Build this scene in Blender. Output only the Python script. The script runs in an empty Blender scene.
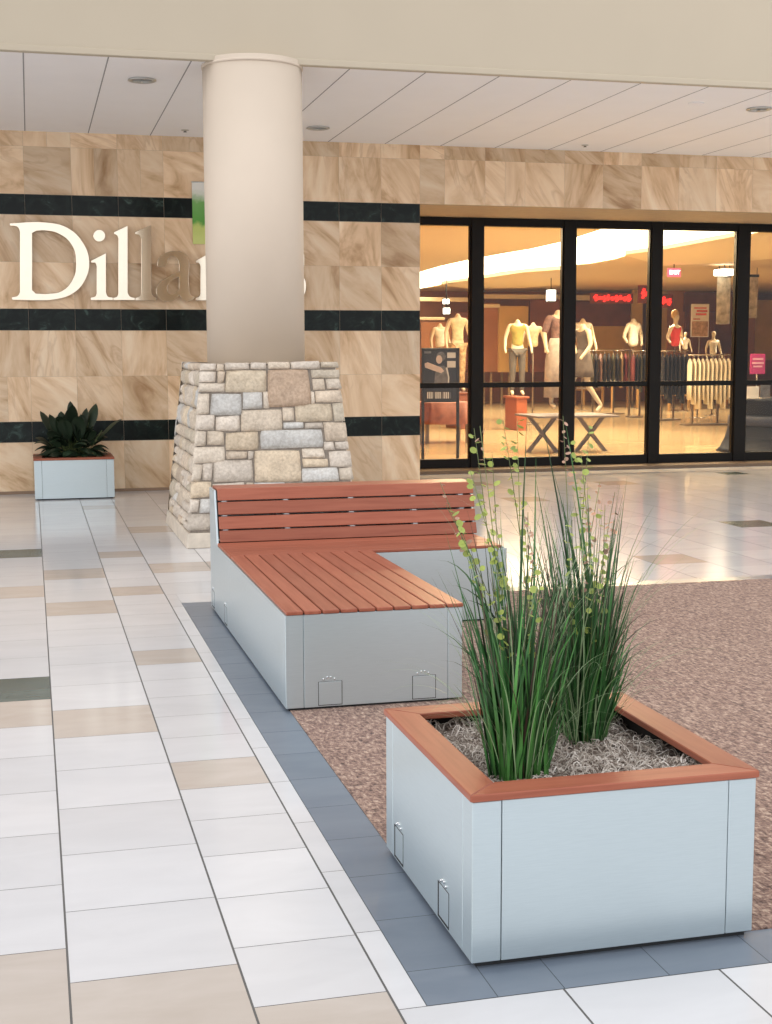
import bpy, bmesh, math, random
from mathutils import Vector, Matrix
random.seed(7)
S = bpy.context.scene
COL = S.collection
PI = math.pi
H = 1.66
# ------------------------------------------------------------------ camera
FPX = 1369.5
PT, YW, RL = 0.116073, 0.252576, -0.002903
cy, sy, cp, sp, cr, sr = math.cos(YW), math.sin(YW), math.cos(PT), math.sin(PT), math.cos(RL), math.sin(RL)
FWD = Vector((sy*cp, cy*cp, -sp))
rt0 = Vector((cy, -sy, 0)); up0 = rt0.cross(FWD)
RGT = cr*rt0 + sr*up0; UPV = -sr*rt0 + cr*up0
cam = bpy.data.cameras.new('camera'); camo = bpy.data.objects.new('camera', cam); COL.objects.link(camo)
cam.sensor_fit = 'VERTICAL'; cam.sensor_height = 24.0; cam.sensor_width = 24.0
cam.lens = FPX/1024*24.0; cam.clip_end = 300
m = Matrix((RGT, UPV, -FWD)).transposed().to_4x4(); m.translation = (0, 0, H)
camo.matrix_world = m
S.camera = camo

def ray(x, y): return FWD + RGT*((x-386)/FPX) - UPV*((y-512)/FPX)
def atY(x, y, Y):
    d = ray(x, y); return Vector((0, 0, H)) + d*(Y/d.y)
def atZ(x, y, z=0.0):
    d = ray(x, y); return Vector((0, 0, H)) + d*((z-H)/d.z)

# ------------------------------------------------------------------ helpers
def tag(o, label=None, cat=None, group=None, kind=None):
    if label: o['label'] = label
    if cat: o['category'] = cat
    if group: o['group'] = group
    if kind: o['kind'] = kind
    return o
def thing(name, loc, label, cat, group=None):
    o = bpy.data.objects.new(name, None); COL.objects.link(o)
    o.location = loc; o.empty_display_size = .1
    return tag(o, label, cat, group)

class MB:
    """collects shapes in world coordinates, then becomes one mesh object"""
    def __init__(s): s.bm = bmesh.new()
    def quad(s, pts, mi=0, sm=False):
        f = s.bm.faces.new([s.bm.verts.new(p) for p in pts]); f.material_index = mi; f.smooth = sm; return f
    def box(s, lo, hi, bev=0.0, seg=1):
        lo = Vector(lo); hi = Vector(hi)
        r = bmesh.ops.create_cube(s.bm, size=1.0)
        vs = r['verts']
        for v in vs: v.co = Vector(((lo[i]+hi[i])/2 + v.co[i]*(hi[i]-lo[i]) for i in range(3)))
        if bev > 0:
            es = list({e for v in vs for e in v.link_edges})
            bmesh.ops.bevel(s.bm, geom=es, offset=bev, segments=seg, affect='EDGES', profile=.7)
        return s
    def hexa(s, p, bev=0.0):
        """p: 8 points, bottom 4 ccw then top 4"""
        vs = [s.bm.verts.new(q) for q in p]
        for f in ((3,2,1,0),(4,5,6,7),(0,1,5,4),(1,2,6,5),(2,3,7,6),(3,0,4,7)): s.bm.faces.new([vs[i] for i in f])
        if bev > 0:
            es = list({e for v in vs for e in v.link_edges})
            bmesh.ops.bevel(s.bm, geom=es, offset=bev, segments=1, affect='EDGES', profile=.7)
        return s
    def prism(s, poly, axis, a, b, bev=0.0):
        """poly: 2d points (in the two other axes, cyclic order) extruded along axis a..b"""
        def P(q, t):
            if axis == 'x': return (t, q[0], q[1])
            if axis == 'y': return (q[0], t, q[1])
            return (q[0], q[1], t)
        v0 = [s.bm.verts.new(P(q, a)) for q in poly]; v1 = [s.bm.verts.new(P(q, b)) for q in poly]
        n = len(poly)
        fs = [s.bm.faces.new(v0), s.bm.faces.new(list(reversed(v1)))]
        for i in range(n): fs.append(s.bm.faces.new((v0[(i+1)%n], v0[i], v1[i], v1[(i+1)%n])))
        bmesh.ops.recalc_face_normals(s.bm, faces=fs)
        if bev > 0:
            es = list({e for f in fs for e in f.edges})
            bmesh.ops.bevel(s.bm, geom=es, offset=bev, segments=1, affect='EDGES', profile=.7)
        return s
    def lathe(s, prof, c, n=32, a0=0, a1=2*PI, sx=1, sy=1, cap=True):
        full = abs(a1-a0-2*PI) < 1e-6
        rings = []
        for r, z in prof:
            ring = []
            for k in range(n if full else n+1):
                a = a0+(a1-a0)*k/n
                ring.append(s.bm.verts.new((c[0]+r*sx*math.cos(a), c[1]+r*sy*math.sin(a), c[2]+z)))
            rings.append(ring)
        m = len(rings[0])
        for i in range(len(rings)-1):
            for k in range(m if full else m-1):
                f = s.bm.faces.new((rings[i][k], rings[i][(k+1)%m], rings[i+1][(k+1)%m], rings[i+1][k])); f.smooth = True
        if cap and full:
            if prof[0][0] > 1e-5: s.bm.faces.new(list(reversed(rings[0])))
            if prof[-1][0] > 1e-5: s.bm.faces.new(rings[-1])
        return s
    def tube(s, pts, rad, n=6, cap=True):
        pts = [Vector(p) for p in pts]
        if not hasattr(rad, '__len__'): rad = [rad]*len(pts)
        rings = []; ref = None
        for i, p in enumerate(pts):
            t = (pts[min(i+1, len(pts)-1)]-pts[max(i-1, 0)]).normalized()
            if ref is None or abs(ref.dot(t)) > .98:
                ref = Vector((0, 0, 1)) if abs(t.z) < .9 else Vector((1, 0, 0))
            u = t.cross(ref).normalized(); w = t.cross(u); ref = -w if False else ref
            rings.append([s.bm.verts.new(p + (u*math.cos(2*PI*k/n) + w*math.sin(2*PI*k/n))*rad[i]) for k in range(n)])
        for i in range(len(rings)-1):
            for k in range(n):
                f = s.bm.faces.new((rings[i][k], rings[i+1][k], rings[i+1][(k+1)%n], rings[i][(k+1)%n])); f.smooth = n > 4
        if cap and n > 2:
            s.bm.faces.new(rings[0]); s.bm.faces.new(list(reversed(rings[-1])))
        return s
    def build(s, name, mat, parent=None, recalc=False):
        if recalc: bmesh.ops.recalc_face_normals(s.bm, faces=s.bm.faces[:])
        if parent is not None:
            off = Vector((0, 0, 0)); p = parent
            while p is not None: off += p.location; p = p.parent
            for v in s.bm.verts: v.co -= off
        me = bpy.data.meshes.new(name); s.bm.to_mesh(me); s.bm.free()
        for mm in (mat if isinstance(mat, (list, tuple)) else [mat]): me.materials.append(mm)
        o = bpy.data.objects.new(name, me); COL.objects.link(o)
        if parent is not None: o.parent = parent
        return o
def children(o): return [c for c in S.objects if c.parent == o]
def copy_tree(o, parent=None):
    c = o.copy(); COL.objects.link(c)
    if parent is not None: c.parent = parent
    for ch in list(o.children): copy_tree(ch, c)
    return c

# ------------------------------------------------------------------ materials
class NT:
    def __init__(s, name):
        s.m = bpy.data.materials.new(name); s.m.use_nodes = True
        s.t = s.m.node_tree; s.b = s.t.nodes['Principled BSDF']; s.out = s.t.nodes['Material Output']
    def n(s, typ, **kw):
        nd = s.t.nodes.new(typ)
        for k, v in kw.items():
            if k in nd.inputs.keys() if isinstance(k, str) else False: nd.inputs[k].default_value = v
            else: setattr(nd, k, v)
        return nd
    def l(s, a, b): s.t.links.new(a, b)
    def set(s, **kw):
        for k, v in kw.items():
            k = k.replace('_', ' ')
            s.b.inputs[k].default_value = v
    def ramp(s, fac, stops):
        r = s.n('ShaderNodeValToRGB'); e = r.color_ramp.elements
        while len(e) < len(stops): e.new(.5)
        for i, (p, c) in enumerate(stops): e[i].position = p; e[i].color = (*c, 1)
        s.l(fac, r.inputs['Fac']); return r.outputs['Color']
    def noise(s, vec, scale, detail=3, rough=.5, dist=0):
        n = s.n('ShaderNodeTexNoise'); n.inputs['Scale'].default_value = scale; n.inputs['Detail'].default_value = detail
        n.inputs['Roughness'].default_value = rough; n.inputs['Distortion'].default_value = dist
        if vec is not None: s.l(vec, n.inputs['Vector'])
        return n.outputs['Fac']
    def coord(s, kind='Object'): return s.n('ShaderNodeTexCoord').outputs[kind]
    def mapping(s, vec, scale=(1,1,1), rot=(0,0,0)):
        n = s.n('ShaderNodeMapping'); n.inputs['Scale'].default_value = scale; n.inputs['Rotation'].default_value = rot
        s.l(vec, n.inputs['Vector']); return n.outputs['Vector']
    def vmath(s, op, a, b):
        n = s.n('ShaderNodeVectorMath', operation=op)
        for i, q in enumerate((a, b)):
            if hasattr(q, 'is_output'): s.l(q, n.inputs[i])
            else: n.inputs[i].default_value = q
        return n.outputs[0]
    def math(s, op, a, b=0.0):
        n = s.n('ShaderNodeMath', operation=op)
        for i, q in enumerate((a, b)):
            if hasattr(q, 'is_output'): s.l(q, n.inputs[i])
            else: n.inputs[i].default_value = q
        return n.outputs[0]
    def mix(s, fac, a, b, typ='MIX'):
        n = s.n('ShaderNodeMix', data_type='RGBA', blend_type=typ)
        for k, q in ((0, fac), (6, a), (7, b)):
            if hasattr(q, 'is_output'): s.l(q, n.inputs[k])
            else: n.inputs[k].default_value = q if k == 0 else (*q, 1)
        return n.outputs[2]
    def attr(s, name): return s.n('ShaderNodeAttribute', attribute_name=name)
    def bump(s, h, strength=.3, dist=.01):
        n = s.n('ShaderNodeBump'); n.inputs['Strength'].default_value = strength; n.inputs['Distance'].default_value = dist
        s.l(h, n.inputs['Height']); s.l(n.outputs['Normal'], s.b.inputs['Normal'])
    def base(s, c): s.l(c, s.b.inputs['Base Color'])

def plain(name, c, rough=.5, metal=0.0, var=.06, scale=8, spec=.5, bump=0):
    t = NT(name); v = t.noise(t.coord(), scale, 3)
    a = tuple(max(0, x*(1-var)) for x in c); b = tuple(min(1, x*(1+var)) for x in c)
    t.base(t.ramp(v, [(.3, a), (.7, b)])); t.set(Roughness=rough, Metallic=metal)
    t.b.inputs['Specular IOR Level'].default_value = spec
    if bump: t.bump(t.noise(t.coord(), scale*12, 2), bump, .005)
    return t.m
def emis(name, c, strength):
    t = NT(name); t.set(Base_Color=(*c, 1), Roughness=.6)
    t.b.inputs['Emission Color'].default_value = (*c, 1); t.b.inputs['Emission Strength'].default_value = strength
    return t.m

def tile_mat(name, c0, c1, rough, vein=.5, spec=.5):
    t = NT(name); a = t.attr('rnd').outputs['Vector']
    p = t.vmath('ADD', t.coord(), t.vmath('SCALE', a, (0,0,0)))
    sc = t.n('ShaderNodeVectorMath', operation='SCALE'); t.l(a, sc.inputs[0]); sc.inputs['Scale'].default_value = 13.0
    p = t.vmath('ADD', t.coord(), sc.outputs[0])
    n1 = t.noise(t.mapping(p, (1.2, 3.0, 1), (0, 0, .4)), 2.2, 4, .55, .6)
    c = t.ramp(n1, [(.3, c0), (.72, c1)])
    sep = t.n('ShaderNodeSeparateXYZ'); t.l(a, sep.inputs[0])
    val = t.math('ADD', t.math('MULTIPLY', sep.outputs['X'], .10), .93)
    cmb = t.n('ShaderNodeCombineColor'); [t.l(val, cmb.inputs[i]) for i in range(3)]
    t.base(t.mix(1.0, c, cmb.outputs[0], 'MULTIPLY'))
    t.set(Roughness=rough); t.b.inputs['Specular IOR Level'].default_value = spec
    return t.m
M = {}
M['tile_white'] = tile_mat('white_floor_tile', (.665,.665,.68), (.715,.715,.73), .13)
M['tile_beige'] = tile_mat('beige_floor_tile', (.54,.475,.42), (.61,.55,.50), .12)
M['tile_teal'] = tile_mat('dark_green_floor_tile', (.05,.085,.085), (.13,.18,.175), .2)
M['grout'] = plain('floor_grout', (.13,.125,.12), .8)
M['grout_light'] = plain('light_floor_grout', (.42,.41,.40), .8)
M['slate'] = tile_mat('blue_grey_slate_tile', (.15,.185,.235), (.195,.23,.28), .3)
M['slate_grout'] = plain('slate_grout', (.09,.11,.13), .8)

def marble():
    t = NT('beige_veined_marble'); a = t.attr('rnd').outputs['Vector']
    sc = t.n('ShaderNodeVectorMath', operation='SCALE'); t.l(a, sc.inputs[0]); sc.inputs['Scale'].default_value = 17.0
    p = t.vmath('ADD', t.coord(), sc.outputs[0])
    sep = t.n('ShaderNodeSeparateXYZ'); t.l(a, sep.inputs[0])
    rot = t.n('ShaderNodeVectorRotate', rotation_type='Y_AXIS'); t.l(p, rot.inputs['Vector'])
    t.l(t.math('ADD', t.math('MULTIPLY', sep.outputs['Y'], 1.5), -.2), rot.inputs['Angle'])
    q = t.mapping(rot.outputs[0], (1.0, 1.0, .30))
    n1 = t.noise(q, 2.6, 5, .6, 1.4)
    c = t.ramp(n1, [(.28, (.44,.26,.13)), (.42, (.71,.50,.31)), (.56, (.83,.63,.43)), (.75, (.91,.76,.57))])
    n2 = t.noise(q, 3.6, 4, .55, 1.0)
    v = t.math('ABSOLUTE', t.math('SUBTRACT', n2, .5))
    vm = t.ramp(v, [(.0, (.55,.55,.55)), (.05, (0,0,0))])
    n3 = t.noise(p, 1.4, 2)
    vm = t.mix(1.0, vm, t.ramp(n3, [(.42, (0,0,0)), (.62, (.75,.75,.75))]), 'MULTIPLY')
    c = t.mix(vm, c, (.46,.27,.14))
    val = t.math('ADD', t.math('MULTIPLY', sep.outputs['X'], .30), .80)
    cmb = t.n('ShaderNodeCombineColor'); [t.l(val, cmb.inputs[i]) for i in range(3)]
    t.base(t.mix(1.0, c, cmb.outputs[0], 'MULTIPLY'))
    t.set(Roughness=.22); t.b.inputs['Specular IOR Level'].default_value = .35; return t.m
M['marble'] = marble()
def darkstone():
    t = NT('dark_green_marble'); a = t.attr('rnd').outputs['Vector']
    sc = t.n('ShaderNodeVectorMath', operation='SCALE'); t.l(a, sc.inputs[0]); sc.inputs['Scale'].default_value = 11.0
    p = t.vmath('ADD', t.coord(), sc.outputs[0])
    n = t.noise(p, 5, 6, .65, 1.2)
    t.base(t.ramp(n, [(.45, (.005,.009,.009)), (.60, (.012,.020,.018)), (.70, (.05,.085,.075)), (.82, (.20,.25,.22))]))
    t.set(Roughness=.2); t.b.inputs['Specular IOR Level'].default_value = .2; return t.m
M['darkstone'] = darkstone()
M['wallgrout'] = plain('marble_joint', (.45,.34,.24), .7)

def steel():
    t = NT('satin_grey_steel')
    n = t.noise(t.mapping(t.coord(), (3, 3, 60)), 6, 2)
    t.base(t.ramp(n, [(.3, (.555,.65,.69)), (.7, (.585,.68,.72))]))
    t.set(Metallic=.62, Roughness=.30); return t.m
M['steel'] = steel()
M['seam'] = plain('dark_seam_and_shade', (.02,.022,.025), .7)  # near-black seams; also shade painted under the boxes and in outlet recesses
M['cover'] = plain('satin_outlet_cover', (.55,.60,.63), .32, .85)
M['bolt'] = plain('bright_bolt', (.75,.77,.78), .25, .9)
def wood(name, sc):
    t = NT(name)
    oi = t.n('ShaderNodeObjectInfo'); cmb = t.n('ShaderNodeCombineXYZ')
    r = t.math('MULTIPLY', oi.outputs['Random'], 40.0); [t.l(r, cmb.inputs[i]) for i in range(3)]
    p = t.vmath('ADD', t.coord(), cmb.outputs[0])
    n = t.noise(t.mapping(p, sc), 5, 4, .55, .4)
    c = t.ramp(n, [(.25, (.285,.081,.046)), (.5, (.345,.108,.063)), (.8, (.40,.136,.081))])
    v = t.math('ADD', t.math('MULTIPLY', oi.outputs['Random'], .22), .89)
    cm = t.n('ShaderNodeCombineColor'); [t.l(v, cm.inputs[i]) for i in range(3)]
    t.base(t.mix(1.0, c, cm.outputs[0], 'MULTIPLY'))
    t.set(Roughness=.40); t.b.inputs['Specular IOR Level'].default_value = .36; t.bump(n, .08, .004); return t.m
M['wood_x'] = wood('red_wood_grain_across', (.6, 9, 9))
M['wood_y'] = wood('red_wood_grain_along', (9, .6, 9))

def carpet():
    t = NT('mottled_brown_carpet'); c = t.coord()
    n1 = t.noise(t.mapping(c, (1, .35, 1), (0, 0, .75)), 70, 3, .7, .4)
    n2 = t.noise(t.mapping(c, (.4, 1, 1), (0, 0, .5)), 110, 2, .7)
    v = t.math('ADD', t.math('MULTIPLY', n1, .6), t.math('MULTIPLY', n2, .4))
    col = t.ramp(v, [(.36, (.03,.015,.013)), (.45, (.20,.115,.09)), (.53, (.34,.22,.168)), (.63, (.63,.47,.36))])
    n3 = t.noise(c, 1.1, 2)
    t.base(t.mix(.12, col, t.ramp(n3, [(.3, (.21,.12,.10)), (.7, (.32,.225,.17))])))
    t.set(Roughness=.95); t.b.inputs['Specular IOR Level'].default_value = .15
    t.b.inputs['Sheen Weight'].default_value = .15; t.b.inputs['Sheen Roughness'].default_value = .5
    t.bump(v, .9, .012); return t.m
M['carpet'] = carpet()
M['cream'] = plain('cream_wall_paint', (.48,.418,.322), .65, var=.012, scale=2)
M['colpaint'] = plain('warm_column_plaster', (.64,.545,.445), .6, var=.015, scale=3, bump=.05)
M['soffit'] = plain('white_ceiling_panel', (.90,.89,.895), .7, var=.01, scale=3)
M['joint'] = plain('ceiling_joint', (.30,.30,.31), .8)
M['black'] = plain('black_metal_frame', (.007,.006,.0055), .5, spec=.2)
M['blackp'] = plain('black_plastic', (.016,.016,.017), .45)
M['threshold'] = plain('brown_threshold_stone', (.17,.125,.09), .4, spec=.25)
M['baseboard'] = plain('brown_base_trim', (.26,.17,.11), .45)
M['ring'] = plain('grey_metal_ring', (.52,.53,.52), .3, .8)
M['lens'] = plain('dull_lamp_lens', (.30,.31,.30), .2)
M['letter'] = plain('polished_sign_metal', (.88,.80,.66), .08, 1.0, var=.02)
M['letter_side'] = M['letter']
def stone():
    t = NT('split_faced_stone'); a = t.attr('tint').outputs['Color']
    n = t.noise(t.coord(), 9, 5, .65); n2 = t.noise(t.coord(), 42, 4, .6)
    f = t.ramp(n, [(.3, (.74,.73,.72)), (.7, (1.12,1.10,1.07))])
    c = t.mix(1.0, a, f, 'MULTIPLY')
    t.base(t.mix(.35, c, t.mix(1.0, a, t.ramp(n2, [(.35, (.50,.45,.40)), (.65, (1.2,1.2,1.2))]), 'MULTIPLY')))
    t.set(Roughness=.85); t.b.inputs['Specular IOR Level'].default_value = .25
    t.bump(t.math('ADD', n2, n), .5, .012); return t.m
M['stone'] = stone()
M['mortar'] = plain('grey_brown_mortar', (.24,.205,.17), .95, var=.2, scale=30)
M['plinth'] = plain('cut_stone_plinth', (.62,.55,.46), .8, var=.12, scale=14)
def leafmat(name, c, rough=.45, var=.35, trans=.0):
    t = NT(name); a = t.attr('rnd').outputs['Fac']
    lo = tuple(x*(1-var) for x in c); hi = tuple(min(1, x*(1+var)) for x in c)
    t.base(t.ramp(a, [(.0, lo), (1.0, hi)])); t.set(Roughness=rough)
    return t.m
M['blade'] = leafmat('deep_green_grass_blade', (.030,.105,.028), .34, .75)
M['blade2'] = leafmat('bright_green_grass_blade', (.085,.26,.06), .3, .4)
M['stem'] = leafmat('olive_flower_stem', (.13,.17,.06), .5, .4)
M['bract'] = leafmat('yellow_green_round_bract', (.33,.40,.085), .5, .25)
M['bractp'] = leafmat('pink_tan_round_bract', (.42,.25,.17), .5, .35)
M['brownblade'] = leafmat('purple_brown_grass_blade', (.085,.05,.035), .45, .5)
M['paleblade'] = leafmat('pale_green_fine_blade', (.24,.34,.18), .35, .4)
M['darkleaf'] = leafmat('dark_glossy_leaf', (.010,.024,.010), .5, .5)
M['soil'] = plain('dark_planter_liner', (.02,.017,.014), .9)
def mossm():
    t = NT('grey_dried_moss'); a = t.attr('rnd').outputs['Fac']
    t.base(t.ramp(a, [(0, (.13,.095,.075)), (.3, (.42,.36,.31)), (.7, (.66,.60,.54)), (1, (.82,.77,.72))])); t.set(Roughness=.9); return t.m
M['moss'] = mossm()
def glass():
    t = NT('clear_shop_glass'); nd = t.t.nodes
    tr = t.n('ShaderNodeBsdfTransparent'); tr.inputs['Color'].default_value = (.96,.965,.955,1)
    gl = t.n('ShaderNodeBsdfGlossy'); gl.inputs['Roughness'].default_value = .015
    fr = t.n('ShaderNodeFresnel'); fr.inputs['IOR'].default_value = 1.5
    mx = t.n('ShaderNodeMixShader'); t.l(fr.outputs[0], mx.inputs[0]); t.l(tr.outputs[0], mx.inputs[1]); t.l(gl.outputs[0], mx.inputs[2])
    t.l(mx.outputs[0], t.out.inputs['Surface']); return t.m
M['glass'] = glass()

def set_rnd(me, vals, dom='FACE'):
    at = me.attributes.new('rnd', 'FLOAT_VECTOR', dom)
    flat = [c for v in vals for c in v]; at.data.foreach_set('vector', flat)
def rv(): return (random.random(), random.random(), random.random())

def struct(name, mb, mat, parent=None, recalc=False):
    o = mb.build(name, mat, parent, recalc)
    if parent is None: o['kind'] = 'structure'
    return o
# ------------------------------------------------------------------ floor tiles
MX0, MX1, MY0, MY1, SW, SWF = 0.930, 9.2, 3.199, 9.075, 0.172, 0.201
SWL = .192
xs = [.048, .499, .853, 1.303, 1.752, 2.106, 2.556, 3.006, 3.36, 3.81, 4.26, 4.71, 5.16, 5.60, 6.034, 6.484, 6.95, 7.4, 7.75, 8.2, 8.65, 9.1, 9.45, 9.9, 10.35, 10.8, 11.15, 11.6, 12.05, 12.5, 12.95, 13.4]
l = .048
for w in (.451, .451, .354, .451, .451, .354, .451, .451, .354, .451, .451, .354): l -= w; xs.insert(0, l)
known = {(.048,): None}
YA, YB = -2.5, 17.862
def overl(a, b, c, d): return min(b, d)-max(a, c) > 0
mb = MB(); rnds = []
mb.quad([(xs[0], YA, -.0008), (xs[-1], YA, -.0008), (xs[-1], YB, -.0008), (xs[0], YB, -.0008)], 3); rnds.append(rv())
GX, GY = .0032, .0016
def put_tile(x0, x1, y0, y1, mi):
    if x1-x0 < .01 or y1-y0 < .01: return
    mb.quad([(x0, y0, 0), (x1, y0, 0), (x1, y1, 0), (x0, y1, 0)], mi); rnds.append(rv())
for i in range(len(xs)-1):
    x0, x1 = xs[i], xs[i+1]; w = x1-x0
    if abs(x1-.048) < 1e-3: pitch, ph = .481, 3.787; special = {16: 2, 17: 2, 12: 1, 6: 2, 5: 1, -1: 1}; special = {16: 2, 12: 1, 6: 2, 5: 1, -1: 1}
    elif abs(x0-.048) < 1e-3: pitch, ph = .479, 3.565; special = {11: 1, 5: 1, -1: 1}
    elif abs(x0-.499) < 1e-3: pitch, ph = .362, 3.304; special = {17: 1, 11: 1, 5: 1, -1: 1}
    elif abs(x0-6.484) < 1e-3: pitch, ph = .47, 11.63; special = {0: 2}
    elif abs(x0-4.71) < 1e-3: pitch, ph = .47, 9.75; special = {0: 1}
    elif .8 < x0 < 2.0: pitch, ph = .479, 3.199; special = {15: 1}
    else: pitch, ph = (.362 if w < .4 else .479), 3.2+random.random()*.4; special = None
    k = math.floor((YA-ph)/pitch)
    while ph+k*pitch < YB:
        y0, y1 = ph+k*pitch, ph+(k+1)*pitch
        y0c, y1c = max(y0, YA)+GY, min(y1, YB)-GY
        if special is not None and (k in special or 3.0 < y0 < 10): mi = special.get(k, 0)
        else:
            r = random.random(); mi = 1 if r < .06 and y0 > 3.3 else (2 if r > .985 and y0 > 12 and x0 > 4 else 0)
        a, b = x0+GX, x1-GX
        if overl(a, b, MX0, MX1) and overl(y0c, y1c, MY0, MY1):
            if a < MX0: put_tile(a, MX0-.001, y0c, y1c, mi)
            if b > MX1: put_tile(max(a, MX1), b, y0c, y1c, mi)
            aa = max(a, MX0); bb = min(b, MX1)
            if y0c < MY0: put_tile(aa, bb, y0c, MY0-.0015, mi)
            if y1c > MY1: put_tile(aa, bb, MY1+.0015, y1c, mi)
        else: put_tile(a, b, y0c, y1c, mi)
        k += 1
fo = mb.build('floor', [M['tile_white'], M['tile_beige'], M['tile_teal'], M['grout']]); fo['kind'] = 'structure'
set_rnd(fo.data, rnds)
# slate border + carpet inlay
mb = MB(); rnds = []
def sl(x0, x1, y0, y1):
    g = .0015
    mb.quad([(x0+g, y0+g, .0006), (x1-g, y0+g, .0006), (x1-g, y1-g, .0006), (x0+g, y1-g, .0006)], 0); rnds.append(rv())
mb.quad([(MX0, MY0, .0002), (MX1, MY0, .0002), (MX1, MY1, .0002), (MX0, MY1, .0002)], 1); rnds.append(rv())
yy = MY0
sl(MX0, MX0+SWL, yy, yy+.20); yy += .20
while yy < MY1-.01: sl(MX0, MX0+SWL, yy, min(yy+.345, MY1)); yy += .345
xx = MX0+SWL
first = True
while xx < MX1-.01:
    w = .185 if first else .30; first = False
    sl(xx, min(xx+w, MX1), MY0, MY0+SWF); xx += w
xx = MX0+SWL
while xx < MX1-.01: sl(xx, min(xx+.30, MX1), MY1-SW, MY1); xx += .30
o = mb.build('floor_border', [M['slate'], M['slate_grout']]); o['kind'] = 'structure'; set_rnd(o.data, rnds)
mb = MB(); mb.box((MX0+SWL, MY0+SWF, -.001), (MX1, MY1-SW, .004)); struct('floor_carpet', mb, M['carpet'])

# ------------------------------------------------------------------ marble wall
WY = 16.75; CZ = 4.213; OX = 4.772; HZ = 3.497
rows = [(0.0, .613, 0), (.613, .858, 1), (.858, 1.387, 0), (1.387, 1.927, 0), (1.927, 2.18, 1), (2.18, 2.72, 0), (2.72, 3.262, 0), (3.262, 3.497, 1), (3.497, 4.04, 0), (4.04, CZ+.05, 0)]
def wall_tiles(mb, rnds, x0, x1, z0, z1, phase, rws, split=False):
    g = .0012
    for (a, b, mi) in rws:
        a = max(a, z0); b = min(b, z1)
        if b-a < .01: continue
        k = math.floor((x0-phase)/.534)
        while phase+k*.534 < x1:
            p, q = max(phase+k*.534, x0), min(phase+(k+1)*.534, x1)
            segs = [(p, q)]
            if mi == 0 and random.random() < .13 and q-p > .5: c = p+.267; segs = [(p, c), (c, q)]
            for (p, q) in segs:
                if q-p > .02:
                    mb.quad([(p+g, WY, a+g), (q-g, WY, a+g), (q-g, WY, b-g), (p+g, WY, b-g)], mi); rnds.append(rv())
            k += 1
mb = MB(); rnds = []
WL, WR = -5.2, 13.3
wall_tiles(mb, rnds, WL, OX, 0.0, CZ+.05, 0.0, rows)
nq = len(rnds)
for (x0, x1, z0, z1) in ((WL, OX, 0, CZ+.05),):
    mb.quad([(x0, WY+.0015, z0), (x1, WY+.0015, z0), (x1, WY+.0015, z1), (x0, WY+.0015, z1)], 2); rnds.append(rv())
# return into the shopfront recess, and top/back closing faces
mb.quad([(OX, WY, 0), (OX, 18.9, 0), (OX, 18.9, HZ), (OX, WY, HZ)], 0); rnds.append(rv())
mb.quad([(WL, 18.9, 0), (OX, 18.9, 0), (OX, 18.9, CZ), (WL, 18.9, CZ)], 2); rnds.append(rv())
o = struct('wall_back', mb, [M['marble'], M['darkstone'], M['wallgrout']]); set_rnd(o.data, rnds)
mb = MB(); rnds = []
hr = [(HZ, 4.05, 0), (4.05, CZ+.05, 0)]
wall_tiles(mb, rnds, OX, WR, HZ, CZ+.05, 5.091, hr)
mb.quad([(OX, WY+.0015, HZ), (WR, WY+.0015, HZ), (WR, WY+.0015, CZ+.05), (OX, WY+.0015, CZ+.05)], 2); rnds.append(rv())
mb.quad([(OX, WY, HZ), (OX, 18.5, HZ), (WR, 18.5, HZ), (WR, WY, HZ)], 3); rnds.append((.3, .5, .2))
mb.quad([(OX, 18.5, HZ), (OX, 18.5, CZ), (WR, 18.5, CZ), (WR, 18.5, HZ)], 2); rnds.append(rv())
M['tansoffit'] = plain('tan_soffit_paint', (.40,.31,.21), .7)
o = struct('wall_header', mb, [M['marble'], M['darkstone'], M['wallgrout'], M['tansoffit']]); set_rnd(o.data, rnds)
mb = MB(); mb.box((WL, WY-.012, 0.0), (OX+.004, WY, .035), .003); struct('baseboard_back', mb, M['baseboard'])

# ------------------------------------------------------------------ ceiling, fascia
FY = 12.36
mb = MB(); mb.box((WL, FY+.05, CZ), (WR, WY, CZ+.06)); struct('ceiling', mb, M['soffit'])
mb = MB()
k = -8
while True:
    x = .028+.7155*k; k += 1
    if x > WR-.1: break
    mb.box((x-.006, FY+.02, CZ-.0012), (x+.006, WY-.005, CZ+.001))
struct('ceiling_joint', mb, M['joint'])
mb = MB(); mb.box((WL, FY, CZ+.035), (WR, FY+.35, 6.6)); struct('wall_fascia', mb, M['cream'])
mb = MB(); mb.box((WL, FY-.012, CZ-.012), (WR, FY+.06, CZ+.045), .006); struct('trim_1', mb, M['cream'])

def downlight(px, py, label):
    c = atZ(px, py, CZ); c.z = CZ
    r = thing('downlight', c, label, 'ceiling light', 'recessed ceiling lights')
    b = MB(); b.lathe([(.13, -.002), (.135, -.012), (.12, -.018), (.098, -.012), (.095, .0)], c, 32, cap=False); b.build('trim_ring', M['ring'], r)
    b = MB(); b.lathe([(.098, -.004), (.06, -.008), (.0001, -.010)], c, 28, cap=False); b.build('lens', M['lens'], r)
    b = MB(); b.box((c.x-.09, c.y-.006, c.z-.020), (c.x+.09, c.y+.006, c.z-.008), .002); b.box((c.x-.008, c.y-.03, c.z-.028), (c.x+.008, c.y+.03, c.z-.012), .003); b.build('lamp_bar', M['ring'], r)
downlight(142, 79.5, 'round recessed ceiling light left of the round column')
downlight(318, 127.5, 'round recessed ceiling light just right of the column, near the marble wall')
downlight(759, 108.5, 'round recessed ceiling light above the shopfront at the far right')
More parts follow.
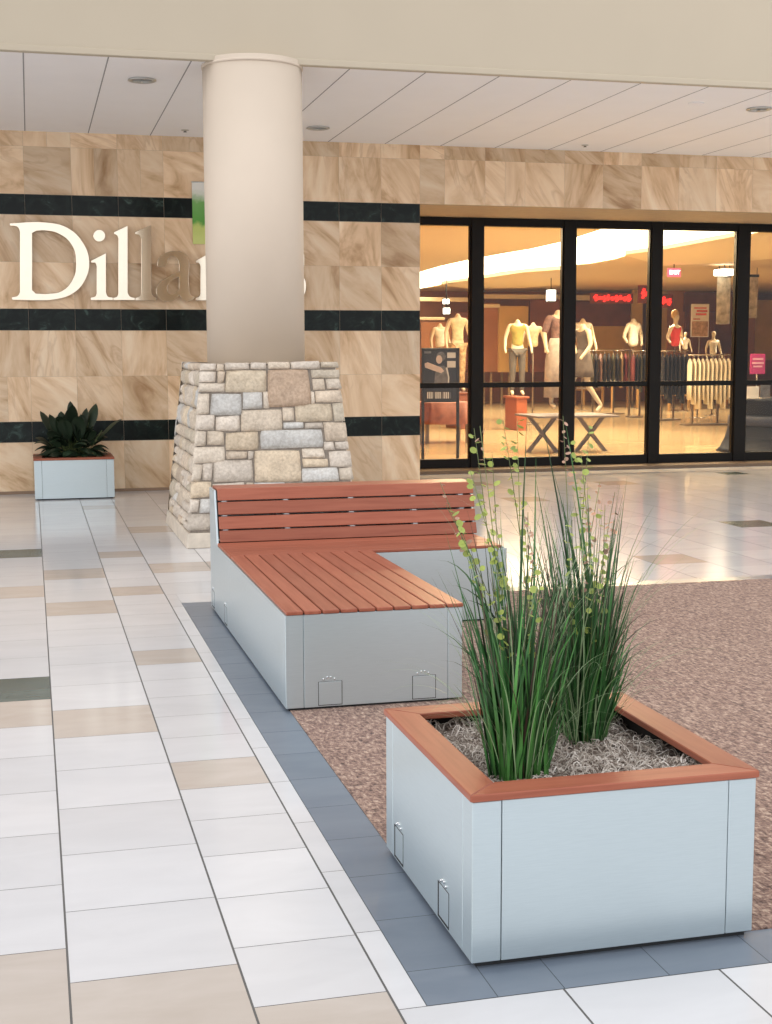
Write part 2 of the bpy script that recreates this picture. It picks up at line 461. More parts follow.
for (px, py, lab) in ((185, 130, 'tiny sprinkler head in the white ceiling left of the column'), (585, 145, 'tiny dark sprinkler head in the white ceiling above the shop window')):
    c = atZ(px, py, CZ); c.z = CZ
    r = thing('ceiling_sprinkler', c, lab, 'sprinkler', 'ceiling sprinklers')
    b = MB(); b.lathe([(.045, 0), (.045, -.006), (.02, -.012), (.012, -.014)], c, 16); b.build('escutcheon', M['ring'], r)
    b = MB(); b.lathe([(.008, -.014), (.008, -.020), (.022, -.021), (.022, -.024), (.004, -.025)], c, 14); b.build('deflector', M['blackp'], r)
c = atZ(696, 103, CZ); c.z = CZ
b = MB(); b.lathe([(.085, 0), (.085, -.006), (.07, -.010), (.0001, -.011)], c, 24); o = b.build('ceiling_plate', M['soffit']); tag(o, 'faint round white cover plate in the ceiling near the right-hand light', 'cover plate')

# ------------------------------------------------------------------ column with stone base
cx, cyy = 2.02, 12.60
BX, BY, hx, hy, BZ = 2.012, 12.545, .770, .935, 1.575
TP = .170
col = thing('column', (BX, BY, 0), 'round cream column on a tapered base of rough stacked stone', 'column')
b = MB(); b.lathe([(.447, BZ-.06), (.447, CZ+.03)], (cx, cyy, 0), 64); b.build('shaft', M['colpaint'], col)
b = MB(); b.lathe([(.447, CZ-.028), (.455, CZ-.026), (.456, CZ-.004), (.446, CZ-.001)], (cx, cyy, 0), 64, cap=False); b.build('collar', M['colpaint'], col)
INS = .026
b = MB()
z0, z1 = .0, BZ-.02
def ringp(hx, hy, z): return [(BX-hx, BY-hy, z), (BX+hx, BY-hy, z), (BX+hx, BY+hy, z), (BX-hx, BY+hy, z)]
b.hexa(ringp(hx-INS, hy-INS, z0)+ringp(hx-INS-TP, hy-INS-TP, z1)); b.build('mortar_core', M['mortar'], col)
PL = .135
b = MB(); f = TP*PL/BZ
b.hexa(ringp(hx, hy, 0)+ringp(hx-f, hy-f, PL-.006), .008); b.build('plinth', M['plinth'], col)
stones = [(178,80,232,108,0),(232,82,258,108,0),(260,78,345,106,0),(348,78,404,104,0),(408,78,485,104,0),(488,76,590,102,0),(592,76,655,100,4),
(176,108,232,150,0),(235,108,260,150,0),(264,106,404,186,3),(408,104,556,238,2),(558,104,655,138,4),(168,150,264,184,0),(562,138,608,182,0),(612,138,664,178,0),
(156,186,208,262,0),(212,188,318,266,1),(320,182,392,244,1),(394,180,412,242,0),(552,240,570,226,9),(572,180,668,226,0),(558,184,571,228,0),
(316,246,458,324,0),(460,240,500,290,0),(502,230,634,294,3),(636,226,680,294,4),(152,262,226,318,0),(230,268,312,322,0),(462,294,534,318,1),(536,296,602,318,0),
(146,318,196,374,0),(200,320,258,372,0),(262,326,376,392,3),(380,320,602,388,1),(604,296,688,364,0),(138,376,262,434,0),(264,394,338,422,0),(340,394,358,424,0),
(604,366,642,398,0),(644,366,692,396,0),(360,392,524,506,3),(526,390,608,424,0),(133,436,182,498,0),(184,434,216,498,0),(220,426,356,504,0),(528,426,620,458,3),(622,400,700,460,0),
(526,460,656,510,1),(660,462,712,506,0),(124,500,214,556,3),(216,506,330,540,0),(332,508,358,540,0),(118,560,172,608,0),(174,558,212,612,1),(116,612,212,673,0),
(216,542,330,600,0),(332,542,470,590,0),(360,508,470,540,1),(472,512,600,570,0),(602,512,716,572,3),(214,602,350,673,0),(352,594,520,673,1),(522,574,640,673,0),(642,576,735,673,0)]
PAL = [[(.70,.61,.50),(.74,.66,.56),(.67,.57,.46),(.73,.66,.58),(.65,.585,.51)], [(.66,.655,.635),(.71,.70,.675),(.64,.64,.625)], [(.58,.44,.33)], [(.70,.59,.45),(.72,.62,.48)], [(.60,.54,.44),(.63,.56,.46)]]
sb = MB(); tints = []
def stone_patch(fn, u0, v0, u1, v1, tint, wu, wv, depth):
    """fn(u, v, h) -> point; closed bump block over the rectangle"""
    nx = max(4, int((u1-u0)*wu/.035)); ny = max(4, int((v1-v0)*wv/.035))
    sd = random.random()*100
    from mathutils import noise as mn
    cj = [(random.uniform(-1, 1)*.008, random.uniform(-1, 1)*.008) for _ in range(4)]
    grid = []
    for j in range(ny+1):
        row = []
        for i in range(nx+1):
            s_, t_ = i/nx, j/ny
            u = u0+(u1-u0)*s_; v = v0+(v1-v0)*t_
            du = (1-s_)*(1-t_)*cj[0][0]+s_*(1-t_)*cj[1][0]+s_*t_*cj[2][0]+(1-s_)*t_*cj[3][0]
            dv = (1-s_)*(1-t_)*cj[0][1]+s_*(1-t_)*cj[1][1]+s_*t_*cj[2][1]+(1-s_)*t_*cj[3][1]
            e = min(s_*(u1-u0)*wu, (1-s_)*(u1-u0)*wu, t_*(v1-v0)*wv, (1-t_)*(v1-v0)*wv)
            # rounded corners in the outline
            x = (s_-.5)*2; y = (t_-.5)*2
            r = min(1.0, e/.022); hh = math.sqrt(max(0, 1-(1-r)**2))
            n = mn.noise(Vector((u*wu*9+sd, v*wv*9, sd)))*.026 + mn.noise(Vector((u*wu*26+sd, v*wv*26, sd*2)))*.011
            cs = 1-.035*(abs(x)**5*abs(y)**5)
            uu = (u0+u1)/2+(u-(u0+u1)/2)*cs; vv = (v0+v1)/2+(v-(v0+v1)/2)*cs
            row.append(sb.bm.verts.new(fn(uu+du/wu, vv+dv/wv, -depth*(1-hh)*.8 + n*(.35+.65*hh) + random.uniform(-.001, .001))))
        grid.append(row)
    nf = 0
    for j in range(ny):
        for i in range(nx):
            f = sb.bm.faces.new((grid[j][i], grid[j][i+1], grid[j+1][i+1], grid[j+1][i])); f.smooth = True; tints.append(tint); nf += 1
    # sides
    back = []
    per = [grid[0][i] for i in range(nx+1)]+[grid[j][nx] for j in range(1, ny+1)]+[grid[ny][i] for i in range(nx-1, -1, -1)]+[grid[j][0] for j in range(ny-1, 0, -1)]
    inn = []
    idx = [(i/nx, 0) for i in range(nx+1)]+[(1, j/ny) for j in range(1, ny+1)]+[(i/nx, 1) for i in range(nx-1, -1, -1)]+[(0, j/ny) for j in range(ny-1, 0, -1)]
    for (s_, t_) in idx: inn.append(sb.bm.verts.new(fn(u0+(u1-u0)*s_, v0+(v1-v0)*t_, -depth*1.6)))
    n = len(per)
    for q in range(n):
        sb.bm.faces.new((per[q], inn[q], inn[(q+1)%n], per[(q+1)%n])); tints.append(tint)
def ext(z): return TP*z/BZ
def f_front(u, v, h):
    z = v*BZ; e = hx-ext(z); return (BX-e+2*e*u, BY-hy+ext(z)-h, z+h*.1)
def f_back(u, v, h):
    z = v*BZ; e = hx-ext(z); return (BX+e-2*e*u, BY+hy-ext(z)+h, z+h*.1)
def f_left(u, v, h):
    z = v*BZ; e = hy-ext(z); return (BX-hx+ext(z)-h, BY+e-2*e*u, z+h*.1)
def f_right(u, v, h):
    z = v*BZ; e = hy-ext(z); return (BX+hx-ext(z)+h, BY-e+2*e*u, z+h*.1)
def pick(c): return random.choice(PAL[c])
for (x0, y0, x1, y1, c) in stones:
    if c == 9: continue
    ym = (y0+y1)/2; tt = (ym-100)/635
    xl = 178+(128-178)*tt; xr = 655+(740-655)*tt
    u0 = max(0, (x0-xl)/(xr-xl)); u1 = min(1, (x1-xl)/(xr-xl))
    if u0 < .03: u0 = 0.0
    if u1 > .97: u1 = 1.0
    v0 = (735-y1)/655; v1 = (735-y0)/655
    v0 = max(v0, PL/BZ)
    g = .002
    t = pick(c); q_ = random.uniform(.86, 1.08); t = tuple(q*q_ for q in t)
    stone_patch(f_front, u0+(g if u0 > 0 else 0), v0+g*.7, u1-(g if u1 < 1 else 0), v1-g*.7, t, 1.36, BZ, INS)
def auto_face(fn, wu, margin):
    v = PL/BZ
    while v < .995:
        hgt = random.choice((.07, .10, .12, .085))
        if v+hgt > .93 and v < .955: v1 = .957
        elif v >= .955: v1 = 1.0
        else: v1 = v+hgt
        u = margin
        while u < 1-margin-1e-6:
            w = random.uniform(.09, .26)
            u1 = u+w
            if u1 > 1-margin-.09: u1 = 1-margin
            g = .002
            t = pick(random.choice((0,0,0,0,1,3,4,0))); q_ = random.uniform(.82, 1.06); t = tuple(q*q_ for q in t)
            if hgt > .07 and random.random() < .25 and v1 < .95:
                vm = (v+v1)/2
                stone_patch(fn, u+g, v+g*.7, u1-g, vm-g*.5, t, wu, BZ, INS); t = pick(0)
                stone_patch(fn, u+g, vm+g*.5, u1-g, v1-g*.7, t, wu, BZ, INS)
            else: stone_patch(fn, u+g, v+g*.7, u1-g, v1-g*.7, t, wu, BZ, INS)
            u = u1
        v = v1
auto_face(f_left, 1.7, .034); auto_face(f_right, 1.7, .034); auto_face(f_back, 1.36, .0)
# flat cap course between the shaft and the stones
tints_n = len(tints)
for q in (ringp(hx-TP-.03, hy-TP-.03, BZ-.012),):
    sb.quad(q); tints.append((.60,.54,.46))
so = sb.build('stone_base', M['stone'], col)
at = so.data.attributes.new('tint', 'FLOAT_COLOR', 'FACE')
at.data.foreach_set('color', [c for t in tints for c in (*t, 1.0)])

# ------------------------------------------------------------------ planter boxes
def outlet(root, side, a0, a1, z0, z1, pos):
    """flip-up cover plate on a steel face; side 'x' (facing -x at x=pos) or 'y' (facing -y at y=pos)"""
    def bx(b, p0, p1, q0, q1, d0, d1, bev=0):
        if side == 'y': b.box((p0, pos-d1, q0), (p1, pos-d0, q1), bev)
        else: b.box((pos-d1, p0, q0), (pos-d0, p1, q1), bev)
    b = MB(); bx(b, a0, a1, z0, z1, -.004, .0010); o = b.build('outlet_gap_shadow', M['seam'], root)  # dark plate standing proud, gives the recess shadow as plain colour
    l0, l1, lb = (.003, .003, .003) if side == 'y' else (.003, .016, .009)
    b = MB(); bx(b, a0+l0, a1-l1, z0+lb, z1-.002, .0002, .0022, .0008); o = b.build('outlet_cover', M['steel'], root)
    b = MB()
    w = a1-a0
    for fx in (.22, .38, .52, .68):
        p = a0+w*fx; zz = z1+(.012 if fx in (.22, .68) else .020)
        c = (p, pos-.001, zz) if side == 'y' else (pos-.001, p, zz)
        b.lathe([(.004, -.004), (.004, .004)], c, 10)
    b.build('hinge_bolts', M['bolt'], o)
def planter(name, x0, x1, y0, y1, z0, zt, rim_h, seam, label, rimw, inner_depth, rim_mat=None):
    r = thing(name, ((x0+x1)/2, (y0+y1)/2, 0), label, 'planter')
    b = MB(); b.box((x0+.016, y0+.016, 0), (x1-.016, y1-.016, z0+.02)); b.build('base', M['seam'], r)
    g = .0022; t = .012
    for (p, q, ax, c) in ((x0, x1, 'y', y0), (x0, x1, 'y', y1), (y0, y1, 'x', x0), (y0, y1, 'x', x1)):
        b = MB()
        if ax == 'y': b.box((p+seam+g, min(c, c+(t if c == y0 else -t)), z0), (q-seam-g, max(c, c+(t if c == y0 else -t)), zt), .0015)
        else: b.box((min(c, c+(t if c == x0 else -t)), p+seam+g, z0), (max(c, c+(t if c == x0 else -t)), q-seam-g, zt), .0015)
        b.build('side_panel', M['steel'], r)
    for (cxx, sx) in ((x0, 1), (x1, -1)):
        for (cy_, sy_) in ((y0, 1), (y1, -1)):
            poly = [(cxx, cy_), (cxx+sx*seam, cy_), (cxx+sx*seam, cy_+sy_*t), (cxx+sx*t, cy_+sy_*t), (cxx+sx*t, cy_+sy_*seam), (cxx, cy_+sy_*seam)]
            b = MB(); b.prism(poly, 'z', z0, zt, .002); b.build('corner_panel', M['steel'], r)
    b = MB(); tt = .003   # inner skin that shows dark through the seams, open at the top
    for (lo, hi) in (((x0+.013, y0+.013, z0+.005), (x1-.013, y0+.018, zt-.002)), ((x0+.013, y1-.018, z0+.005), (x1-.013, y1-.013, zt-.002)), ((x0+.013, y0+.013, z0+.005), (x0+.018, y1-.013, zt-.002)), ((x1-.018, y0+.013, z0+.005), (x1-.013, y1-.013, zt-.002)), ((x0+.013, y0+.013, zt-inner_depth-.01), (x1-.013, y1-.013, zt-inner_depth))):
        b.box(lo, hi)
    b.build('liner', M['soil'], r)
    o_ = .007; X0, X1, Y0, Y1 = x0-o_, x1+o_, y0-o_, y1+o_; w = rimw
    boards = [[(X0, Y0), (X1, Y0), (X1-w, Y0+w), (X0+w, Y0+w)], [(X1, Y0), (X1, Y1), (X1-w, Y1-w), (X1-w, Y0+w)], [(X1, Y1), (X0, Y1), (X0+w, Y1-w), (X1-w, Y1-w)], [(X0, Y1), (X0, Y0), (X0+w, Y0+w), (X0+w, Y1-w)]]
    for i, p in enumerate(boards):
        b = MB(); b.prism(p, 'z', zt+.001, zt+rim_h, .003); b.build('rim_board', rim_mat or M['wood_x' if i % 2 == 0 else 'wood_y'], r)
    return r
NX0, NX1, NY0, NY1, NZT = 1.104, 1.944, 3.366, 4.285, .467
pl = planter('planter', NX0, NX1, NY0, NY1, .017, NZT, .022, .083, 'large steel planter box with a red wood rim holding tall grasses, nearest the viewer', .098, .085)
for (a0, a1) in ((3.574, 3.683), (4.070, 4.178)): outlet(pl, 'x', a0, a1, .024, .132, NX0)

# moss in the near planter
from mathutils import noise as mn
mz = NZT-.05
def moss_h(x, y): return mz + .035*mn.noise(Vector((x*6, y*6, 1.3))) + .02*mn.noise(Vector((x*16, y*16, 4))) + .012 - .03*max(0, (x-1.72)/.2)*(1 if y > 3.7 else 0)
mb = MB(); rn = []
IX0, IX1, IY0, IY1 = NX0+.02, NX1-.02, NY0+.02, NY1-.02
N = 44
g = [[mb.bm.verts.new((IX0+(IX1-IX0)*i/N, IY0+(IY1-IY0)*j/N, moss_h(IX0+(IX1-IX0)*i/N, IY0+(IY1-IY0)*j/N)-.006)) for i in range(N+1)] for j in range(N+1)]
for j in range(N):
    for i in range(N): mb.bm.faces.new((g[j][i], g[j][i+1], g[j+1][i+1], g[j+1][i])).smooth = True; rn.append(random.uniform(.0, .25))
for _ in range(3600):
    x = random.uniform(IX0+.03, IX1-.03); y = random.uniform(IY0+.03, IY1-.03)
    h0 = moss_h(x, y); a = random.uniform(0, 2*PI); R = random.uniform(.008, .028); lift = random.uniform(.0, .022)
    turn = random.choice((-1, 1))*random.uniform(1.5, 5.0); n = 7; pts = []
    for k in range(n):
        s_ = k/(n-1); ang = a+turn*s_
        x += math.cos(ang)*R*.45; y += math.sin(ang)*R*.45
        x = min(max(x, IX0+.004), IX1-.004); y = min(max(y, IY0+.004), IY1-.004)
        pts.append((x, y, moss_h(x, y)+lift*math.sin(PI*s_)+random.uniform(-.002, .003)))
    c = random.random(); nf0 = len(mb.bm.faces)
    mb.tube(pts, [random.uniform(.0011, .0022)]*n, 3, cap=False)
    rn += [c]*(3*(n-1))
o = mb.build('moss', M['moss']); tag(o, 'curly grey dried moss filling the near planter around the grasses', 'moss', kind='stuff')
at = o.data.attributes.new('rnd', 'FLOAT', 'FACE'); at.data.foreach_set('value', rn)

# ------------------------------------------------------------------ grasses
def blade_strip(mb, rn, base, az, length, lean, curve, width, twist=0, n=9):
    """one arching folded blade: strip of two faces across"""
    d = Vector((math.cos(az), math.sin(az), 0)); side = Vector((-math.sin(az+twist), math.cos(az+twist), 0))
    pts = []; p = Vector(base); ang = lean
    for k in range(n+1):
        pts.append(p.copy()); s_ = k/n
        ang = lean+curve*s_*s_
        p = p+(Vector((0, 0, 1))*math.cos(ang)+d*math.sin(ang))*(length/n)
    c = random.random(); prev = None
    for k, p in enumerate(pts):
        s_ = k/n
        w = width*(1-s_**2.2)*(.55+.45*min(1, s_*4))+.0004
        t = (pts[min(k+1, n)]-pts[max(k-1, 0)]).normalized(); nn = side.cross(t)
        cur = [mb.bm.verts.new(p-side*w/2), mb.bm.verts.new(p-nn*w*.14), mb.bm.verts.new(p+side*w/2)]
        if prev:
            for i in range(2):
                f = mb.bm.faces.new((prev[i], prev[i+1], cur[i+1], cur[i])); f.smooth = True; rn.append(c)
        prev = cur
    return pts
def rnd_attr(o, rn):
    at = o.data.attributes.new('rnd', 'FLOAT', 'FACE'); at.data.foreach_set('value', rn)
def bract(mb, rn, c, r, nrm):
    """small cupped round leaf"""
    nrm = nrm.normalized(); u = nrm.orthogonal().normalized(); w = nrm.cross(u); q = random.random()
    ce = mb.bm.verts.new(c-nrm*r*.25); rim = []
    for k in range(9):
        a = 2*PI*k/9; rr = r*(1-.12*math.cos(a))
        rim.append(mb.bm.verts.new(c+(u*math.cos(a)+w*math.sin(a))*rr))
    for k in range(9):
        f = mb.bm.faces.new((ce, rim[k], rim[(k+1)%9])); f.smooth = True; rn.append(q)
def flower_stem(root, base, top, sag, r0, bracts, mat, size=.010, start=.45, name='flower_stem'):
    base = Vector(base); top = Vector(top); d = top-base
    pts = []
    for k in range(13):
        s_ = k/12
        pts.append(base+d*s_+Vector((d.x*-.35*math.sin(PI*s_)*.6, d.y*-.35*math.sin(PI*s_)*.6, sag*math.sin(PI*s_))))
    b = MB(); b.tube(pts, [r0*(1-.6*k/12) for k in range(13)], 5)
    nf = len(b.bm.faces); st = b.build(name, M['stem'], root)
    rnd_attr(st, [random.random()]*nf)
    b = MB(); rn = []
    for k in range(bracts):
        s_ = start+(1-start)*(k+random.random()*.6)/bracts
        i = min(11, int(s_*12)); f = s_*12-i
        p = pts[i].lerp(pts[i+1], min(1, f))
        a = random.uniform(0, 2*PI); off = Vector((math.cos(a), math.sin(a), random.uniform(.0, .6)))
        L = random.uniform(.008, .020)
        q = p+off*L
        b.tube([p, p.lerp(q, .5)+Vector((0, 0, .002)), q], .0007, 3, cap=False); rn += [.5]*6
        bract(b, rn, q, size*random.uniform(.7, 1.25)*(1.15-.35*s_), Vector((random.uniform(-.6, .6), random.uniform(-.9, .2), random.uniform(.3, 1.0))))
    o = b.build('bracts', mat, st); rnd_attr(o, rn); return st

def clump(name, c, rad, n_dark, n_bright, hmax, label, group):
    r = thing(name, c, label, 'grass plant', group)
    for (cnt, mat, nm) in ((n_dark, M['blade'], 'dark_blades'), (n_bright, M['blade2'], 'bright_blades')):
        b = MB(); rn = []
        for k in range(cnt):
            a = random.uniform(0, 2*PI); q = rad*math.sqrt(random.random())
            base = Vector((c[0]+q*math.cos(a), c[1]+q*math.sin(a)*.85, c[2]-.01))
            az = a+random.gauss(0, .6)
            L = hmax*random.choice((random.uniform(.35, .7), random.uniform(.6, .95), random.uniform(.85, 1.1)))
            lean = random.uniform(.0, .10)+.16*q/rad
            curve = abs(random.gauss(.12, .22))
            if random.random() < .14: curve = random.uniform(.9, 1.8); L *= .75
            blade_strip(b, rn, base, az, L, lean, curve, random.uniform(.006, .0125) if nm == 'dark_blades' else random.uniform(.009, .015), random.gauss(PI/2 if False else 0, .8), 10)
        o = b.build(nm, mat, r); rnd_attr(o, rn)
    return r
gz = NZT-.045
A = atZ(519, 777, gz); B = atZ(583, 744, gz)
A.z = B.z = gz
def grass_part(root, nm, mat, c, n, rx, ry, L0, L1, lean, w0, w1, droop, front=0.0):
    b = MB(); rn = []
    for k in range(n):
        a = random.uniform(0, 2*PI); q = math.sqrt(random.random())
        base = Vector((c[0]+rx*q*math.cos(a), c[1]+ry*q*math.sin(a)-front, c[2]-.01))
        az = a+random.gauss(0, .7)
        if front: az = random.uniform(-PI, 0)
        L = random.uniform(L0, L1)*(1.05-.3*q*random.random())
        ln = abs(random.gauss(lean*.4, lean*.45))+lean*.8*q
        cv = abs(random.gauss(.10, .16))
        if random.random() < droop: cv = random.uniform(.5, 1.5); L *= .85
        blade_strip(b, rn, base, az, L, ln, cv, random.uniform(w0, w1), random.gauss(0, .9), 10)
    o = b.build(nm, mat, root); rnd_attr(o, rn); return o
gA = thing('ornamental_grass', A.copy(), 'tall artificial grass clump at the front left of the near planter, with broad bright green blades', 'grass plant', 'grasses in the near planter')
gB = thing('ornamental_grass', B.copy(), 'darker artificial grass clump at the back right of the near planter', 'grass plant', 'grasses in the near planter')
grass_part(gA, 'dark_blades', M['blade'], A, 230, .088, .05, .28, .62, .13, .006, .012, .10)
grass_part(gA, 'dark_blades', M['blade'], A, 70, .075, .05, .50, .84, .12, .005, .010, .06)
grass_part(gA, 'brown_blades', M['brownblade'], A, 40, .085, .05, .40, .75, .14, .004, .009, .05)
grass_part(gA, 'bright_blades', M['blade2'], A, 26, .085, .02, .28, .55, .10, .011, .018, .05, .04)
grass_part(gA, 'bright_blades', M['blade2'], A, 18, .08, .05, .35, .65, .16, .007, .012, .3)
grass_part(gB, 'dark_blades', M['blade'], B, 230, .068, .05, .30, .66, .14, .006, .012, .10)
grass_part(gB, 'dark_blades', M['blade'], B, 80, .06, .05, .55, .90, .11, .005, .010, .06)
grass_part(gB, 'brown_blades', M['brownblade'], B, 30, .06, .05, .40, .80, .14, .004, .009, .05)
grass_part(gB, 'bright_blades', M['blade2'], B, 16, .07, .04, .30, .60, .22, .007, .012, .25)
# low fine arching blades at the foot
def fine(root, c, n):
    b = MB(); rn = []
    for k in range(n):
        a = random.uniform(0, 2*PI); base = Vector((c[0]+.06*math.cos(a), c[1]+.06*math.sin(a), gz))
        blade_strip(b, rn, base, a+random.gauss(0, .5), random.uniform(.25, .6), random.uniform(.15, .5), random.uniform(.9, 1.9), random.uniform(.002, .0042), 0, 12)
    o = b.build('fine_blades', M['paleblade'], root); rnd_attr(o, rn)
fine(gA, A, 44); fine(gB, B, 50)
def fine_high(root, c, n):
    b = MB(); rn = []
    for k in range(n):
        a = random.uniform(0, 2*PI); base = Vector((c[0]+.05*math.cos(a), c[1]+.05*math.sin(a), gz))
        blade_strip(b, rn, base, a+random.gauss(0, .6), random.uniform(.6, .95), random.uniform(.05, .22), random.uniform(.5, 1.6), random.uniform(.002, .0045), 0, 14)
    o = b.build('fine_blades', M['paleblade'], root); rnd_attr(o, rn)
fine_high(gA, A, 34); fine_high(gB, B, 34)
def stem_to(root, c, px, py, dy, n, mat, size, start, sag=.0):
    t = atY(px, py, c.y+dy)
    a = random.uniform(0, 2*PI)
    flower_stem(root, (c.x+.05*math.cos(a), c.y+.05*math.sin(a), gz), t, sag, .0022, n, mat, size, start)
for (px, py, dy, n, k, s0) in ((474, 428, .05, 12, 'g', .66), (480, 426, -.02, 5, 'p', .88), (492, 452, .10, 18, 'g', .55), (503, 420, .0, 14, 'g', .74), (517, 418, .06, 8, 'g', .86), (446, 505, -.06, 22, 'g', .45), (440, 482, .02, 8, 'p', .75), (528, 512, -.05, 18, 'p', .5), (535, 560, -.1, 14, 'g', .5), (523, 500, .08, 12, 'g', .6), (458, 520, .03, 18, 'g', .45), (470, 470, .0, 20, 'g', .5), (540, 585, -.12, 10, 'g', .5)):
    stem_to(gA, A, px, py, dy, int(n*1.05), M['bract' if k == 'g' else 'bractp'], .0118 if k == 'g' else .0095, s0)
for (px, py, dy, n, k, s0) in ((563, 416, -.04, 12, 'p', .8), (568, 440, .05, 14, 'g', .6), (590, 425, .08, 14, 'g', .72), (600, 482, .0, 16, 'p', .55), (615, 492, .06, 8, 'p', .75), (605, 505, -.06, 16, 'g', .5), (581, 455, .03, 14, 'g', .55), (614, 520, -.02, 6, 'p', .85), (572, 520, -.08, 14, 'g', .5), (597, 545, -.08, 12, 'g', .5)):
    stem_to(gB, B, px, py, dy, int(n*1.0), M['bract' if k == 'g' else 'bractp'], .0115 if k == 'g' else .009, s0)
# the few long stiff blades that stand above the rest
for (root, c, tgt) in ((gA, A, ((527, 415, .02), (536, 455, .05), (470, 545, -.03), (459, 600, -.05), (437, 560, -.04), (445, 585, 0), (452, 570, .03), (462, 530, .02), (478, 500, .04))), (gB, B, ((541, 415, .0), (565, 420, .02), (553, 470, .06), (560, 500, -.05), (573, 495, .03), (600, 560, .05), (626, 575, .02), (641, 560, .08), (632, 620, -.03), (588, 500, .0), (628, 650, -.03), (640, 675, -.05)))):
    b = MB(); rn = []
    for (px, py, dy) in tgt:
        t = atY(px, py, c.y+dy); a = random.uniform(0, 2*PI)
        base = Vector((c.x+.05*math.cos(a), c.y+.05*math.sin(a), gz)); d = t-base; n = 12; prev = None; cc = random.random()
        side = Vector((1, .25, 0)).normalized(); hz = Vector((d.x, d.y, 0))
        for k in range(n+1):
            s_ = k/n; p = base+Vector((0, 0, d.z))*(s_ if hz.length < .2 else math.sin(s_*PI/2)**.9)+hz*s_**1.7
            w = .0105*(1-s_**2.5)+.0006
            cur = [b.bm.verts.new(p-side*w/2), b.bm.verts.new(p+Vector((0, -w*.15, 0))), b.bm.verts.new(p+side*w/2)]
            if prev:
                for i in range(2): b.bm.faces.new((prev[i], prev[i+1], cur[i+1], cur[i])).smooth = True; rn.append(cc)
            prev = cur
    o = b.build('tall_blades', M['blade'], root); rnd_attr(o, rn)

# far planter and its leafy plant
FX0, FX1, FY0, FY1, FZT = .008, .896, 15.965, 16.72, .45
fp = planter('planter', FX0, FX1, FY0, FY1, .014, FZT, .026, .083, 'small steel planter box against the marble wall below the sign', .098, .07)
lp = thing('leafy_plant', (.45, 16.32, FZT-.06), 'bushy dark green broad-leaved plant in the planter by the marble wall', 'plant')
b = MB(); rn = []; sbm = MB(); ns = []
for k in range(150):
    az = random.uniform(0, 2*PI); el = random.uniform(.35, 1.45); L = (.40+.30*math.sin(el)**2)*random.uniform(.85, 1.12)
    if k < 12: az = random.uniform(0, 2*PI); el = random.uniform(.9, 1.4); L = random.uniform(.80, .95)
    d = Vector((math.cos(az)*math.cos(el)*.78, math.sin(az)*math.cos(el)*.62, math.sin(el)))
    root0 = Vector((.45+random.uniform(-.14, .14), 16.32+random.uniform(-.06, .06), FZT-.01))
    p = [root0+d*L*s_+Vector((0, 0, -.16*s_*s_*math.cos(el))) for s_ in [i/6 for i in range(7)]]
    for i, q in enumerate(p): p[i].y = min(q.y, 16.735)
    sbm.tube(p[:4], .004, 4, cap=False); ns += [.3]*12
    side = Vector((-math.sin(az), math.cos(az), 0)); W = random.uniform(.13, .19); c = random.random(); prev = None
    pp = [p[2].lerp(p[6]+d*.05, i/7) + Vector((d.x*.04, d.y*.04, -.20*(i/7)**2.2)) for i in range(8)]
    for i, q in enumerate(pp):
        s_ = i/7; w = W*math.sin(PI*min(1, .06+s_*.94))**.8*(1-.3*s_)
        t = (pp[min(i+1, 7)]-pp[max(i-1, 0)]).normalized(); nn = side.cross(t).normalized()
        cur = []
        for (sg, kk) in ((-1, .2), (0, 0), (1, .2)):
            v = q+side*sg*w/2+nn*w*kk; v.y = min(v.y, 16.735); v.z = max(v.z, FZT+.04) if (abs(v.x-.45) > .30 or v.y < 16.08 or v.y > 16.60) else v.z; cur.append(b.bm.verts.new(v))
        if prev:
            for j in range(2): b.bm.faces.new((prev[j], prev[j+1], cur[j+1], cur[j])).smooth = True; rn.append(c)
        prev = cur
o = b.build('foliage', M['darkleaf'], lp); rnd_attr(o, rn)
o = sbm.build('stems', M['stem'], lp); rnd_attr(o, ns)

# ------------------------------------------------------------------ bench
bx0, bx1, by0, by1, bx2, byr = 1.100, 1.956, 6.130, 8.845, 2.825, 7.950
bz0, bzt, st = .015, .455, .019
be = thing('bench', ((bx0+bx1)/2, (by0+by1)/2, 0), 'L-shaped steel bench with red wood slats and a slatted backrest in front of the column', 'bench')
b = MB(); b.box((bx0+.016, by0+.016, 0), (bx1-.016, by1-.016, .04)); b.box((bx1-.04, byr+.016, 0), (bx2-.016, by1-.016, .04)); b.build('base', M['seam'], be)
t = .012; g = .002; cw = .085
def pan(lo, hi, nm='side_panel', bev=.0015): b = MB(); b.box(lo, hi, bev); return b.build(nm, M['steel'], be)
pan((bx0+cw+g, by0, bz0), (bx1-.07-g, by0+t, bzt))                # front of the chaise
pan((bx0, by0+.05+g, bz0), (bx0+t, 7.98-g, bzt))                   # long left side
pan((bx1-t, by0+.05+g, bz0), (bx1, byr-.002, bzt))                # right side of the chaise
pan((bx1+.002, byr, bz0), (bx2-cw-g, byr+t, bzt))                 # front of the return seat
pan((bx2-t, byr+.05+g, bz0), (bx2, by1-.05-g, bzt))               # right end
pan((bx0+cw+g, by1-t, bz0), (bx2-cw-g, by1, bzt))                 # back
for (x, sx, wx, y, sy_, wy) in ((bx0, 1, cw, by0, 1, .05), (bx1, -1, .07, by0, 1, .05), (bx2, -1, cw, byr, 1, .05), (bx2, -1, cw, by1, -1, .05)):
    poly = [(x, y), (x+sx*wx, y), (x+sx*wx, y+sy_*t), (x+sx*t, y+sy_*t), (x+sx*t, y+sy_*wy), (x, y+sy_*wy)]
    b = MB(); b.prism(poly, 'z', bz0, bzt, .002); b.build('corner_panel', M['steel'], be)
